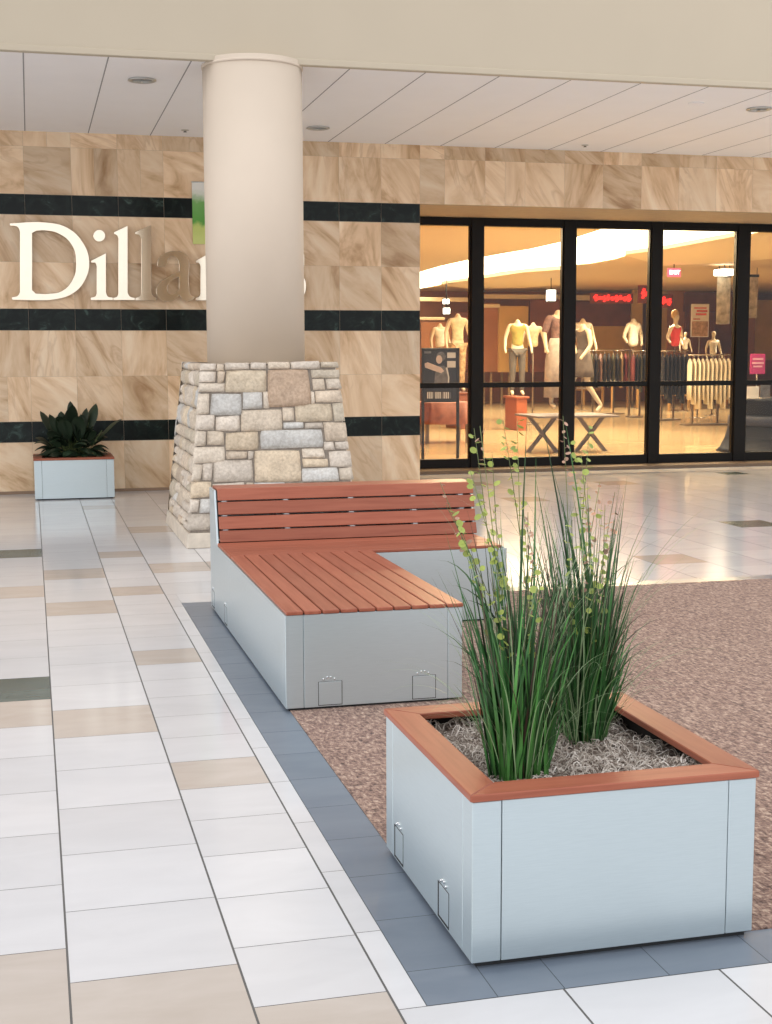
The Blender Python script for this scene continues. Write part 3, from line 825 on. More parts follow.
# end plates that rise behind the backrest (left and right)
prof = [(7.98, bz0), (by1, bz0), (by1, .796), (8.612, .796), (8.512, .476), (8.50, bzt), (7.98, bzt)]
b = MB(); b.prism(prof, 'x', bx0, bx0+t, .0015); b.build('end_plate', M['steel'], be)
prof2 = [(8.54, bzt), (by1, bzt), (by1, .785), (8.64, .785), (8.552, .476)]
b = MB(); b.prism(prof2, 'x', bx2-.024, bx2-.012, .0015); b.build('end_plate', M['steel'], be)
b = MB(); b.box((bx0+t+.001, by1-.018, bzt), (bx2-.026, by1-.002, .785)); b.build('back_panel', M['steel'], be)
b = MB(); b.box((bx0+.016, by0+.016, bz0+.01), (bx1-.016, by0+.02, bzt-.004)); b.box((bx0+.016, by0+.016, bz0+.01), (bx0+.02, by1-.02, bzt-.004)); b.box((bx1-.02, by0+.02, bz0+.01), (bx1-.016, byr+.02, bzt-.004)); b.box((bx1, byr+.014, bz0+.01), (bx2-.016, byr+.018, bzt-.004)); b.box((bx0+.016, by0+.016, bzt-.02), (bx1-.016, by1-.02, bzt-.008)); b.box((bx1-.02, byr+.016, bzt-.02), (bx2-.016, by1-.02, bzt-.008)); b.build('inner_frame', M['seam'], be)
# chaise slats
sw = (bx1-bx0+.006)/10
for k in range(10):
    x = bx0+.002+k*sw
    b = MB(); b.box((x+.0035, by0-.004, bzt+.001), (x+sw-.0035, byr-.003, bzt+st), .0035); b.build('seat_slat', M['wood_y'], be)
# return seat boards running across
for k in range(4):
    y = byr+k*.139
    b = MB(); b.box((bx0+.002, y, bzt+.001), (bx2-.035, y+.136, bzt+st), .003); b.build('seat_slat', M['wood_x'], be)
# backrest slats on a slight lean
def bk(z): return 8.508+(z-.475)*(.10/.325)
for (za, zb) in ((.476, .546), (.556, .632), (.645, .722), (.732, .806)):
    b = MB(); p = [(bk(za), za), (bk(zb), zb), (bk(zb)+.026, zb+.001), (bk(za)+.026, za+.001)]
    b.prism(p, 'x', bx0+.020, bx2-.010, .003); b.build('back_slat', M['wood_x'], be)
b = MB(); b.box((bx0+.020, bk(.79)+.028, .787), (bx2-.010, by1-.001, .807), .003); b.build('back_slat', M['wood_x'], be)
for x in (bx0+.06, 1.555, 1.98, 2.40, bx2-.10):
    b = MB(); p = [(bk(.476)+.027, .476), (bk(.785)+.027, .785), (8.825, .785), (8.825, .476)]
    b.prism(p, 'x', x-.02, x+.02, .001)
    for zc in (.551, .6385, .727): b.box((x-.016, bk(zc)+.004, zc-.0035), (x+.016, bk(zc)+.03, zc+.0035))
    b.build('back_bracket', M['cover'], be)
for (a0, a1) in ((1.253, 1.368), (1.708, 1.825)): outlet(be, 'y', a0, a1, .021, .135, by0)
for (a0, a1) in ((8.10, 8.21), (8.68, 8.79)): outlet(be, 'x', a0, a1, .024, .135, bx0)

# ------------------------------------------------------------------ sign letters
LY = 16.69
def letter(parent, outlines):
    cu = bpy.data.curves.new('letter', 'CURVE'); cu.dimensions = '2D'; cu.fill_mode = 'BOTH'; cu.extrude = .018; cu.bevel_depth = .003; cu.bevel_resolution = 1
    for pts in outlines:
        sp_ = cu.splines.new('BEZIER'); sp_.bezier_points.add(len(pts)-1); sp_.use_cyclic_u = True; sp_.resolution_u = 6
        n = len(pts)
        for i, (p, smooth) in enumerate(pts):
            q = sp_.bezier_points[i]; q.co = (p[0], p[1], 0)
            if smooth: q.handle_left_type = q.handle_right_type = 'AUTO'
            else: q.handle_left_type = q.handle_right_type = 'VECTOR'
    tmp = bpy.data.objects.new('tmp', cu); COL.objects.link(tmp)
    dg = bpy.context.evaluated_depsgraph_get(); dg.update()
    me = bpy.data.meshes.new_from_object(tmp.evaluated_get(dg)); bpy.data.objects.remove(tmp); bpy.data.curves.remove(cu)
    me.transform(Matrix.Rotation(PI/2, 4, 'X')); me.transform(Matrix.Translation((0, LY, 0)-Vector(parent.location) if False else Vector((0, LY, 0))-parent.location))
    me.name = 'letter'; me.materials.clear(); me.materials.append(M['letter'])
    o = bpy.data.objects.new('letter', me); COL.objects.link(o); o.parent = parent; return o
def w2(u, v):
    p = atY(u/3.509, 180+v/3.509, LY); return (p.x, p.z)
def ol(s):
    out = []
    for tok in s.split():
        sm = tok.endswith('s'); x, y = tok.rstrip('s').split(','); out.append((w2(float(x), float(y)), sm))
    return out
sign = thing('store_sign', (1.5, LY, 2.28), 'polished metal serif lettering mounted on the marble wall, partly hidden by the column', 'sign')
letter(sign, [ol('35,153 160,150s 235,168s 290,220s 312,285s 297,352s 255,398s 190,419s 120,422 44,420 42,412 62,407s 71,393 71,182 62,165s 36,160'), ol('112,186 128,178 160,177s 210,190s 252,228s 268,290s 254,352s 216,391s 160,401 125,399 112,386')])
dotp = []
for k in range(8):
    a = 2*PI*k/8; dotp.append((w2(348+20*math.cos(a), 196+20*math.sin(a)), True))
letter(sign, [dotp, ol('320,284 371,258 371,395 378,409s 395,413 395,421 319,421 319,413 334,409s 340,396 340,304 334,291s 321,290')])
letter(sign, [ol('400,184 447,162 447,395 455,409s 472,414 472,421 398,421 398,414 411,409s 416,396 416,207 410,194s 401,190')])
letter(sign, [ol('474,184 529,160 530,395 538,409s 547,414 547,422 476,422 476,414 490,409s 496,396 496,207 489,194s 475,190')])
letter(sign, [ol('552,302 558,274s 584,256s 620,250s 650,262s 663,292 663,386s 669,404s 682,411 674,420s 652,425s 637,416s 630,402 610,420s 584,426s 558,415s 548,390s 558,364s 584,345s 628,322 628,295s 620,275s 604,268s 590,275s 587,292 574,304s'), ol('628,340 604,351s 590,366s 586,385s 596,401s 613,400s 628,385')])
letter(sign, [ol('687,284 734,258 735,285 750,265s 775,255s 797,264s 797,284s 781,293s 764,287s 745,300s 736,325 736,395 744,409s 760,414 760,422 687,422 687,414 699,409s 704,396 704,304 697,291s 688,290')])
letter(sign, [ol('905,164 960,158 960,396 968,409s 980,414 980,421 930,423 927,405 905,420s 880,424s 845,408s 825,370s 826,320s 848,275s 885,255s 928,264 928,205 920,186s 906,174'), ol('928,285 898,272s 868,300s 862,350s 878,398s 905,400s 928,380')])
letter(sign, [ol('990,165 1012,160s 1015,185s 995,225 988,222 997,190s')])
letter(sign, [ol('1066,262 1066,300 1058,300 1046,272s 1028,264s 1016,282s 1033,315s 1063,340s 1072,375s 1058,412s 1028,424s 993,415 991,372 999,372 1010,402s 1031,413s 1048,395s 1033,362s 1002,334s 992,298s 1006,265s 1034,253s')])

# added panel with a wall reflection painted on it, partly behind the column
def reflectionm():
    t = NT('green_and_white_reflection'); sep = t.n('ShaderNodeSeparateXYZ'); t.l(t.coord(), sep.inputs[0])
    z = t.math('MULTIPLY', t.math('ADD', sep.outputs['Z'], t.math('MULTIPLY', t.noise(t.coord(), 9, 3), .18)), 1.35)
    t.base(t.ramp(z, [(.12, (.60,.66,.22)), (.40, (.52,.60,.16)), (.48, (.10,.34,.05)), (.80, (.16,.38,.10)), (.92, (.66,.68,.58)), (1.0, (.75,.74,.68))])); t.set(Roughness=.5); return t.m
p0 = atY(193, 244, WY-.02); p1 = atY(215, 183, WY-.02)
bn = thing('wall_reflection', (p0.x+.2, WY-.012, p0.z), 'narrow green and white painted reflection on the marble wall peeking out left of the column', 'banner')
b = MB(); b.box((p0.x, WY-.016, p0.z), (p0.x+.40, WY-.010, p1.z), .001); b.build('print', reflectionm(), bn)
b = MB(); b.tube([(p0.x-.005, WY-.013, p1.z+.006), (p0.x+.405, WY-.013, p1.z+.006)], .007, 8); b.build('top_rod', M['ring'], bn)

STORE, WORLD, SKYL, EXPO = 2.3, 1.12, 190.0, 0.0
# ------------------------------------------------------------------ shopfront
GY_ = 18.30
SX1 = 13.2
mull = [(4.60, 4.775), (5.935, 6.11), (7.297, 7.478), (8.631, 8.803), (9.995, 10.189), (11.38, 11.56), (12.75, 12.93)]
mb = MB(); mb.box((OX, 17.86, 0), (SX1, 18.75, .050), .006); struct('floor_threshold', mb, M['threshold'])
for i in range(len(mull)-1):
    a0 = mull[i][1] if i else 4.775; a1 = mull[i+1][0]
    w = bpy.data.objects.new('window_%d' % (i+1), None); COL.objects.link(w); w.location = ((a0+a1)/2, GY_, .05); w['kind'] = 'structure'
    b = MB()
    lx = a0 if i else a0+.012
    b.box((a1, GY_-.07, .05), (mull[i+1][1], GY_+.07, HZ-.003), .004)        # mullion at the right of the bay
    b.box((lx, GY_-.05, .05), (a1, GY_+.05, .175), .003)                    # bottom rail
    b.box((lx, GY_-.06, 3.385), (a1, GY_+.06, HZ-.003), .003)               # head
    b.box((lx, GY_-.03, 1.165), (a1, GY_+.03, 1.235), .003)                 # mid rail
    if i == 0: b.box((4.780, GY_-.06, .05), (4.83, GY_+.06, HZ-.003), .003)
    # slim bead around the panes
    for xx_ in (lx+(.05 if i == 0 else 0), a1-.018): b.box((xx_, GY_-.035, .175), (xx_+.018, GY_+.035, 3.385))
    b.build('window_frame', M['black'], w)
    for (za, zb) in ((.175, 1.165), (1.235, 3.385)):
        b = MB(); b.quad([(lx+.01, GY_, za-.01), (a1-.01, GY_, za-.01), (a1-.01, GY_, zb+.01), (lx+.01, GY_, zb+.01)]); b.build('window_pane', M['glass'], w)

# ------------------------------------------------------------------ store shell
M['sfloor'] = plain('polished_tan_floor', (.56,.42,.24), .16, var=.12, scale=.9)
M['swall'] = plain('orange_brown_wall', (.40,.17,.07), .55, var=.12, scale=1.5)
M['sochre'] = plain('ochre_painted_glow_panel', (.62,.40,.14), .6, var=.1, scale=2)  # ochre carries the glow of lit alcoves in its colour
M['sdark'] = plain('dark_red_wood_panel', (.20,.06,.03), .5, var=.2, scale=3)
M['sceil'] = plain('cream_store_ceiling', (.70,.58,.40), .7, var=.02)
M['sceil2'] = plain('tan_dropped_ceiling', (.58,.44,.27), .7, var=.03)
M['cove'] = emis('lit_ceiling_cove', (1.0,.86,.60), 6.0)
M['lampw'] = emis('warm_white_lamp', (1.0,.93,.78), 5.0)
SZ = 3.62; SB = 43.0; SL, SR = 4.5, 30.0
mb = MB(); mb.quad([(SL, 18.75, .02), (SR, 18.75, .02), (SR, SB, .02), (SL, SB, .02)]); struct('floor_store', mb, M['sfloor'])
mb = MB(); mb.box((SL, SB, 0), (SR, SB+.1, 5.2)); struct('wall_store_back', mb, M['swall'])
mb = MB(); mb.box((SL-.1, 18.92, 0), (SL, SB, 5.2)); struct('wall_store_left', mb, M['swall'])
mb = MB(); mb.box((SR, 18.3, 0), (SR+.1, SB, 5.2)); struct('wall_store_right', mb, M['swall'])
mb = MB(); mb.box((SX1-.27, 18.3, 0), (SR, 18.36, 5.2)); struct('wall_store_front', mb, M['cream'])
mb = MB(); mb.box((SL, 18.4, 5.1), (SR, SB, 5.2)); struct('ceiling_store', mb, M['sceil'])
# near dropped ceiling, its curved edge, the lit cove, and the far dropped ceiling with its curved edge
def on(z, pts): return [atZ(x, y, z) for (x, y) in pts]
nz, fz = 3.80, 3.62
cx_px = [395, 420, 441, 470, 500, 530, 561, 590, 615, 640, 663, 700, 737, 772, 830]
near_y = [281, 272, 266, 259.5, 254, 249, 242, 233, 225, 217, 211, 204, 199, 195, 190]
far_y = [291, 289, 285, 278.5, 272.5, 269, 266.5, 264, 259.5, 252, 247.5, 240.5, 234, 229.5, 222]
ne = on(nz, list(zip(cx_px, near_y))); fe = on(fz, list(zip(cx_px, far_y)))
def strip_fill(a, b, mbx, flip=False):
    for i in range(len(a)-1):
        q = [a[i], a[i+1], b[i+1], b[i]]; mbx.quad(list(reversed(q)) if flip else q)
mb = MB(); front = [Vector((SL, min(max(p.y, 18.4), SB), nz)) for p in ne]
strip_fill(front, ne, mb); struct('ceiling_near_drop', mb, M['sceil'])
mb = MB(); strip_fill(ne, [p+Vector((0, 0, .10)) for p in ne], mb); struct('ceiling_near_edge', mb, M['sceil'])
# cove: luminous curved vault that rises between the two ceilings
mb = MB(); prev = None
for k in range(7):
    s_ = k/6; cur = [p.lerp(q, s_)+Vector((0, 0, .10*(1-s_)+.02*s_+.34*math.sin(PI*s_)**.7)) for p, q in zip(ne, fe)]
    if prev: strip_fill(prev, cur, mb)
    prev = cur
for f in mb.bm.faces: f.smooth = True
struct('ceiling_cove_light', mb, M['cove'])
mb = MB(); backp = [Vector((SR, p.y, fz)) for p in fe]
strip_fill(fe, backp, mb); struct('ceiling_far_drop', mb, M['sceil2'])
mb = MB(); strip_fill(fe, [p+Vector((0, 0, .05)) for p in fe], mb); struct('ceiling_far_edge', mb, M['sceil2'])
# leaf-shaped lower soffits with pointed tips
def leaf_soffit(px_up, px_lo, z, n):
    u = on(z, px_up); lo = on(z, px_lo); mb = MB(); strip_fill(u, lo, mb)
    strip_fill(u, [p+Vector((0, 0, .07)) for p in u], mb); strip_fill(lo, [p+Vector((0, 0, .07)) for p in lo], mb)
    struct('ceiling_leaf_panel_%d' % n, mb, M['sceil'])
leaf_soffit([(441, 284), (470, 280), (522, 272.5), (561, 269.5)], [(441, 284.8), (470, 289), (522, 288), (561, 285)], 3.52, 1)
leaf_soffit([(625, 254.5), (663, 249.5), (737, 236), (800, 226)], [(625, 255.5), (663, 266), (737, 262), (800, 256)], 3.50, 2)
# lit trim lines where the far wall meets the ceiling
def beam(px0, px1, y, D, h, mat, n):
    p0 = atY(px0, y, D); p1 = atY(px1, y, D); mb = MB(); mb.box((p0.x, D, p0.z-h), (p1.x, D+.25, p0.z), .01); struct('trim_%d' % n, mb, mat)
beam(395, 480, 297, 40, .12, M['sceil'], 2); beam(482, 565, 294, 40.5, .14, M['sceil'], 3); beam(575, 633, 295, 41, .16, M['sceil'], 4); beam(660, 800, 272, 41.5, .16, M['sceil'], 5)
beam(395, 445, 317, 38, .08, M['sceil'], 6); beam(484, 500, 304, 39, .10, M['sceil'], 7)
# wall panels at the back: ochre bays, glow painted in, between dark red ones
pn = 0
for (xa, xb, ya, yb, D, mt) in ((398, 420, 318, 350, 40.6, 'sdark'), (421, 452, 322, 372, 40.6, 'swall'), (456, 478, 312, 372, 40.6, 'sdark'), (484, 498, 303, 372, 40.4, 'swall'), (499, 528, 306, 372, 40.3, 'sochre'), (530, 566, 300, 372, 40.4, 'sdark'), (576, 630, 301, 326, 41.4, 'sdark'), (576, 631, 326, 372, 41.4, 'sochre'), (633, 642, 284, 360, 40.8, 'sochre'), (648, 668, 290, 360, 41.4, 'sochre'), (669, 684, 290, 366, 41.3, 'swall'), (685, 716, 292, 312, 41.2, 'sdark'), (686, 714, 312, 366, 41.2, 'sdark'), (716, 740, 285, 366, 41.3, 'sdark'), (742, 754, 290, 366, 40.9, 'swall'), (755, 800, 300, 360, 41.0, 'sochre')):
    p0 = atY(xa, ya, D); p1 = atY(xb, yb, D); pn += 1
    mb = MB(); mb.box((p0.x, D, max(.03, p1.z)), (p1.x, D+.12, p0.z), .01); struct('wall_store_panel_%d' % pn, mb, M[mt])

# ------------------------------------------------------------------ lamps, signs
def lantern(px, ya, yb, D, wpx, label):
    p0 = atY(px-wpx/2, ya, D); p1 = atY(px+wpx/2, yb, D); c = ((p0.x+p1.x)/2, D, p1.z)
    r = thing('wall_lantern', c, label, 'lamp', 'lit lanterns in the shop')
    w_ = (p1.x-p0.x)/2
    b = MB(); b.box((c[0]-w_, D-w_, p1.z), (c[0]+w_, D+w_, p0.z), .01); b.build('lamp_shade', M['lampw'], r)
    b = MB(); b.box((c[0]-w_*1.1, D-w_*1.1, p0.z), (c[0]+w_*1.1, D+w_*1.1, p0.z+.03), .005); b.tube([(c[0], D, p0.z+.03), (c[0], D, fz)], .012, 8); b.build('cap', M['blackp'], r)
    b = MB(); b.box((c[0]-w_*1.1, D-w_*1.1, p1.z-.03), (c[0]+w_*1.1, D+w_*1.1, p1.z), .005); b.build('bottom_plate', M['blackp'], r)
lantern(446, 299, 304, 36.5, 5, 'upper small square lantern behind the left shop pane, above another')
lantern(446.5, 308, 314, 36, 5.4, 'lower small square lantern behind the left shop pane, under another')
lantern(551, 290, 301, 33, 7, 'tall bright hanging lantern behind the second shop pane')
M['red'] = emis('red_neon', (1.0,.03,.02), 1.5)
M['pinkexit'] = emis('exit_sign_glow', (1.0,.10,.16), 1.6)
def text_mesh(txt, size, ext=.01):
    cu = bpy.data.curves.new('t', 'FONT'); cu.body = txt; cu.size = size; cu.extrude = ext; cu.align_x = 'CENTER'; cu.align_y = 'CENTER'
    tmp = bpy.data.objects.new('t', cu); COL.objects.link(tmp); dg = bpy.context.evaluated_depsgraph_get(); dg.update()
    me = bpy.data.meshes.new_from_object(tmp.evaluated_get(dg)); bpy.data.objects.remove(tmp); bpy.data.curves.remove(cu)
    me.transform(Matrix.Rotation(PI/2, 4, 'X')); return me
c = atY(674.5, 272.5, 27.0); r = thing('exit_sign', c, 'small glowing pink exit sign above the red-topped mannequin', 'sign')
b = MB(); b.box((c.x-.15, 27.0, c.z-.09), (c.x+.15, 27.05, c.z+.09), .01); b.build('housing', M['pinkexit'], r)
me = text_mesh('EXIT', .12, .006); me.materials.append(M['lampw']); o = bpy.data.objects.new('lettering', me); COL.objects.link(o); o.parent = r; o.location = (0, -.008, 0)
b = MB(); b.tube([(c.x, 27.025, c.z+.09), (c.x, 27.025, fz)], .012, 8); b.build('hanging_rod', M['blackp'], r)
# red neon script: a run of joined looping strokes, too blurred in the view to spell
def neon(px0, px1, py, D, hpx, label, loops):
    a = atY(px0, py, D); e = atY(px1, py, D); hh = hpx*D/1370
    pts = []
    n = loops*10
    for k in range(n+1):
        s_ = k/n; ph = 2*PI*loops*s_
        pts.append((a.x+(e.x-a.x)*s_+.05*math.sin(ph*1.0), D, a.z+hh*.5*math.sin(ph)*(.6+.4*math.sin(ph*.37+1))))
    r = thing('neon_sign', ((a.x+e.x)/2, D, a.z), label, 'sign', 'red neon signs in the shop')
    b = MB(); b.tube(pts, .035, 6); b.build('neon_tube', M['red'], r)
    b = MB(); b.box((a.x-.1, D+.05, a.z-hh*.8), (e.x+.1, D+.10, a.z+hh*.8), .01); b.build('backing', M['sdark'], r)
neon(594, 631, 298, 39, 7, 'long glowing red neon sign on the back wall of the shop', 9)
neon(642, 648, 294, 38, 12, 'short tall red neon sign just left of a black mullion', 2)
neon(662, 671, 301, 38, 9, 'small red neon sign right of the third black mullion', 3)

# pillar-like hanging fabric banners
M['bannerprint'] = plain('grey_cream_printed_banner', (.48,.42,.30), .7, var=.5, scale=6)
M['bannerblue'] = plain('grey_blue_banner_side', (.30,.33,.30), .7, var=.2, scale=4)
def hang(px0, px1, py0, py1, D, label, side):
    p0 = atY(px0, py0, D); p1 = atY(px1, py1, D)
    r = thing('hanging_banner', ((p0.x+p1.x)/2, D, p1.z), label, 'banner')
    b = MB(); b.box((p0.x, D, p1.z), (p1.x, D+.02, p0.z), .003); b.build('print', M['bannerprint'], r)
    if side: b = MB(); b.box((p1.x, D+.02, p1.z), (p1.x+.02, D+.5, p0.z), .003); b.build('side_panel', M['bannerblue'], r)
    b = MB(); b.box((p0.x+.02, D-.01, p0.z), (p1.x+.02, D+.05, p0.z+.06)); b.tube([(p0.x+.05, D+.02, p0.z+.06), (p0.x+.05, D+.02, fz)], .008, 6); b.tube([(p1.x-.02, D+.02, p0.z+.06), (p1.x-.02, D+.02, fz)], .008, 6); b.build('top_rail', M['blackp'], r)
hang(717.5, 729.5, 277, 324, 29, 'long grey printed banner hanging left of the fourth black mullion', True)
hang(748, 757, 277, 318, 29.5, 'narrow grey banner hanging just right of the fourth black mullion', False)
p0 = atY(720, 269, 28.6); p1 = atY(733, 276, 28.6)
r = thing('ceiling_lamp', ((p0.x+p1.x)/2, 28.7, p0.z), 'bright white box lamp above the long hanging banner', 'lamp')
b = MB(); b.box((p0.x, 28.5, p1.z+.012), (p1.x, 28.9, p0.z), .01); b.build('lamp_shade', M['lampw'], r)
b = MB(); b.tube([((p0.x+p1.x)/2, 28.7, p0.z), ((p0.x+p1.x)/2, 28.7, fz)], .015, 8); b.build('stem', M['blackp'], r)

M['paper'] = plain('white_sign_paper', (.80,.76,.68), .6, var=.03)
M['redink'] = plain('red_print', (.60,.07,.05), .6)
M['tanprint'] = plain('tan_photo_print', (.45,.28,.16), .6, var=.45, scale=9)
M['magenta'] = plain('magenta_sign', (.50,.035,.17), .45)
M['pinkink'] = plain('pale_pink_print', (.75,.38,.45), .5)
M['chrome'] = plain('chrome_rail', (.62,.58,.50), .22, .9)
M['greymetal'] = plain('brown_grey_rack_metal', (.23,.17,.12), .35, .6)
FZ = .02
# poster sign on a tall stand
def pos_sign(px0, px1, py0, py1, D, label, kind):
    p0 = atY(px0, py0, D); p1 = atY(px1, py1, D); cx_ = (p0.x+p1.x)/2
    r = thing('sign_stand', (cx_, D, FZ), label, 'sign')
    b = MB(); b.box((p0.x, D, p1.z), (p1.x, D+.02, p0.z), .003); b.build('sign_board', M['paper' if kind == 'w' else 'magenta'], r)
    b = MB(); h_ = p0.z-p1.z; w_ = p1.x-p0.x
    if kind == 'w':
        for (f0, f1, ya, yb) in ((.15, .85, .10, .14), (.3, .9, .18, .24), (.25, .85, .28, .34), (.12, .5, .44, .47)):
            b.box((p0.x+w_*f0, D-.004, p0.z-h_*yb), (p0.x+w_*f1, D, p0.z-h_*ya))
        b.build('print', M['redink'], r)
        b = MB(); b.box((p0.x+w_*.05, D-.006, p1.z+.02), (p1.x-w_*.05, D-.001, p0.z-h_*.52)); b.build('photo_print', M['tanprint'], r)
    else:
        for (f0, f1, ya, yb) in ((.2, .85, .22, .30), (.15, .9, .36, .44), (.2, .85, .55, .62)):
            b.box((p0.x+w_*f0, D-.004, p0.z-h_*yb), (p0.x+w_*f1, D, p0.z-h_*ya))
        b.build('print', M['pinkink'], r)
    b = MB(); b.tube([(cx_, D+.03, FZ+.015), (cx_, D+.03, p1.z+.1)], .016, 8); b.build('pole', M['greymetal'], r)
    b = MB(); b.lathe([(.20, 0), (.20, .01), (.03, .02)], (cx_, D+.03, FZ), 24); b.build('base', M['greymetal'], r)
pos_sign(691.5, 708.5, 304, 337, 31, 'tall white poster stand with red print behind the white garments', 'w')

# ------------------------------------------------------------------ mannequins
M['skin'] = plain('cream_mannequin', (.74,.62,.44), .4, var=.03)
def cloth(name, c, r_=.75, var=.15): return plain(name, c, r_, var=var, scale=14)
def skinmesh(name, joints, edges, mat, parent, root=0, sub=2):
    """one continuous body: joints [(x,y,z,rx,ry)]"""
    me = bpy.data.meshes.new(name); me.from_pydata([j[:3] for j in joints], edges, []); me.update()
    o = bpy.data.objects.new(name, me); COL.objects.link(o); o.parent = parent
    md = o.modifiers.new('skin', 'SKIN'); md.use_smooth_shade = True; md.branch_smoothing = .4
    if not me.skin_vertices: bpy.context.view_layer.objects.active = o
    lay = me.skin_vertices[0] if me.skin_vertices else me.attributes.new('skin_vertex', 'FLOAT', 'POINT')
    for i, j in enumerate(joints):
        sv = lay.data[i]; sv.radius = (j[3], j[4] if len(j) > 4 else j[3]); sv.use_root = (i == root)
    s_ = o.modifiers.new('sub', 'SUBSURF'); s_.levels = s_.render_levels = sub
    me.materials.append(mat); return o
def body_joints(pose):
    """standing figure facing -y, feet at z=0, about 1.75 tall with head"""
    J = {}
    J['pelvis'] = (0, 0, .95, .135, .10); J['waist'] = (0, 0, 1.10, .105, .085); J['chest'] = (0, -.01, 1.28, .135, .095); J['neck0'] = (0, .01, 1.44, .065, .06); J['neck'] = (0, 0, 1.52, .045, .045)
    if pose.get('head', False): J['head0'] = (0, -.015, 1.60, .075, .085); J['head1'] = (0, -.01, 1.70, .07, .08)
    for s_, t_ in ((-1, 'l'), (1, 'r')):
        ar = pose.get('arm_'+t_, ((s_*.27, .02, 1.15), (s_*.30, -.06, .92), (s_*.30, -.09, .83)))
        J['sh_'+t_] = (s_*.165, .0, 1.40, .055, .055); J['el_'+t_] = (*ar[0], .038, .038); J['wr_'+t_] = (*ar[1], .026, .026); J['ha_'+t_] = (*ar[2], .03, .018)
        lg = pose.get('leg_'+t_, ((s_*.095, -.01, .50), (s_*.10, .02, .09), (s_*.11, -.10, .03)))
        J['hip_'+t_] = (s_*.09, 0, .87, .085, .085); J['kn_'+t_] = (*lg[0], .055, .055); J['an_'+t_] = (*lg[1], .034, .034); J['to_'+t_] = (*lg[2], .035, .025)
    return J
BONES = [('pelvis','waist'),('waist','chest'),('chest','neck0'),('neck0','neck'),('neck','head0'),('head0','head1')]
for t_ in 'lr': BONES += [('chest','sh_'+t_),('sh_'+t_,'el_'+t_),('el_'+t_,'wr_'+t_),('wr_'+t_,'ha_'+t_),('pelvis','hip_'+t_),('hip_'+t_,'kn_'+t_),('kn_'+t_,'an_'+t_),('an_'+t_,'to_'+t_)]
def sub_skin(name, J, keep, mat, parent, k, grow, sub=2, over=None):
    names = [n for n in J if n in keep]; idx = {n: i for i, n in enumerate(names)}
    es = [(idx[a], idx[b_]) for a, b_ in BONES if a in idx and b_ in idx]
    js = []
    for n in names:
        j = J[n]; rr = (over or {}).get(n)
        rx, ry = rr if rr else (j[3]+grow, j[4]+grow)
        js.append((j[0]*k, j[1]*k, j[2]*k, rx*k, ry*k))
    root = idx.get('pelvis', idx.get('chest', 0))
    return skinmesh(name, js, es, mat, parent, root, sub)
def mannequin(px, py_feet, py_neck, D, rot, label, pose, top=None, bottom=None, skirt=None, torso_only=False, hair=None, base_z=None):
    pf = atY(px, py_feet, D); pn_ = atY(px, py_neck, D)
    k = (pn_.z-pf.z)/(1.54 if not pose.get('head') else 1.76)
    r = thing('mannequin', (pf.x, D, pf.z), label, 'mannequin', 'mannequins in the shop'); r.rotation_euler.z = rot
    J = body_joints(pose)
    keep = set(J)
    if torso_only: keep = {n for n in J if n[:2] not in ('kn', 'an', 'to') and not n.startswith('hip')}; 
    if torso_only:
        kk = (pn_.z-pf.z)/(1.54-.88 if not pose.get('head') else 1.76-.88)
        J = {n: (j[0], j[1], j[2]-.86, j[3], j[4]) for n, j in J.items()}; k = kk
    sub_skin('body', J, keep, M['skin'], r, k, 0)
    if top:
        kp = {'pelvis','waist','chest','sh_l','sh_r','neck0'} if not pose.get('sleeves') else {'pelvis','waist','chest','sh_l','sh_r','el_l','el_r','neck0'}
        JJ = dict(J); j = JJ['neck0']; JJ['neck0'] = (j[0], j[1], j[2]-.035*1, .06, .055)
        sub_skin('top', JJ, kp, top, r, k, .014, over={'neck0': (.075, .068)})
    if bottom: sub_skin('trousers', J, {'pelvis','hip_l','hip_r','kn_l','kn_r','an_l','an_r'}, bottom, r, k, .013)
    if skirt:
        b = MB(); b.lathe([(.115*k, 1.08*k), (.155*k, .95*k), (.19*k, .75*k), (.21*k, skirt[1]*k)], (0, 0, 0), 28, sy=.8, cap=False)
        for v in b.bm.verts:
            a = math.atan2(v.co.y, v.co.x); f_ = 1+.05*math.sin(a*9)*max(0, (1.0*k-v.co.z))
            v.co.x *= f_; v.co.y *= f_
        me_o = b.build('skirt', skirt[0]); me_o.parent = r
        sd = me_o.modifiers.new('solid', 'SOLIDIFY'); sd.thickness = .012
    if hair:
        b = MB(); j = J['head1']; b.lathe([(.0001, .10*k), (.055*k, .085*k), (.085*k, .02*k), (.08*k, -.07*k), (.06*k, -.10*k)], (0, .02*k, j[2]*k), 16, cap=False); o = b.build('hair', hair); o.parent = r
    return r, pf
def plinth(name, px0, px1, D, z, mat, label, depth=.7):
    p0 = atY(px0, 400, D); p1 = atY(px1, 400, D)
    r = thing(name, ((p0.x+p1.x)/2, D, FZ), label, 'display stand')
    b = MB(); b.box((p0.x, D-depth/2, z-.04), (p1.x, D+depth/2, z), .006); b.build('top', mat, r)
    b = MB(); b.box((p0.x+.04, D-depth/2+.04, FZ), (p1.x-.04, D+depth/2-.04, z-.04), .006); b.build('body', mat, r)
    return r
W_ = 1.0
armL = {'arm_l': ((-.24, .02, 1.15), (-.27, -.08, .93), (-.26, -.12, .84)), 'arm_r': ((.24, .02, 1.15), (.27, -.08, .93), (.26, -.12, .84))}
hipR = {'arm_r': ((.34, .06, 1.18), (.20, -.06, 1.02), (.15, -.09, .99)), 'arm_l': ((-.26, .03, 1.16), (-.36, -.12, 1.05), (-.42, -.17, 1.05))}
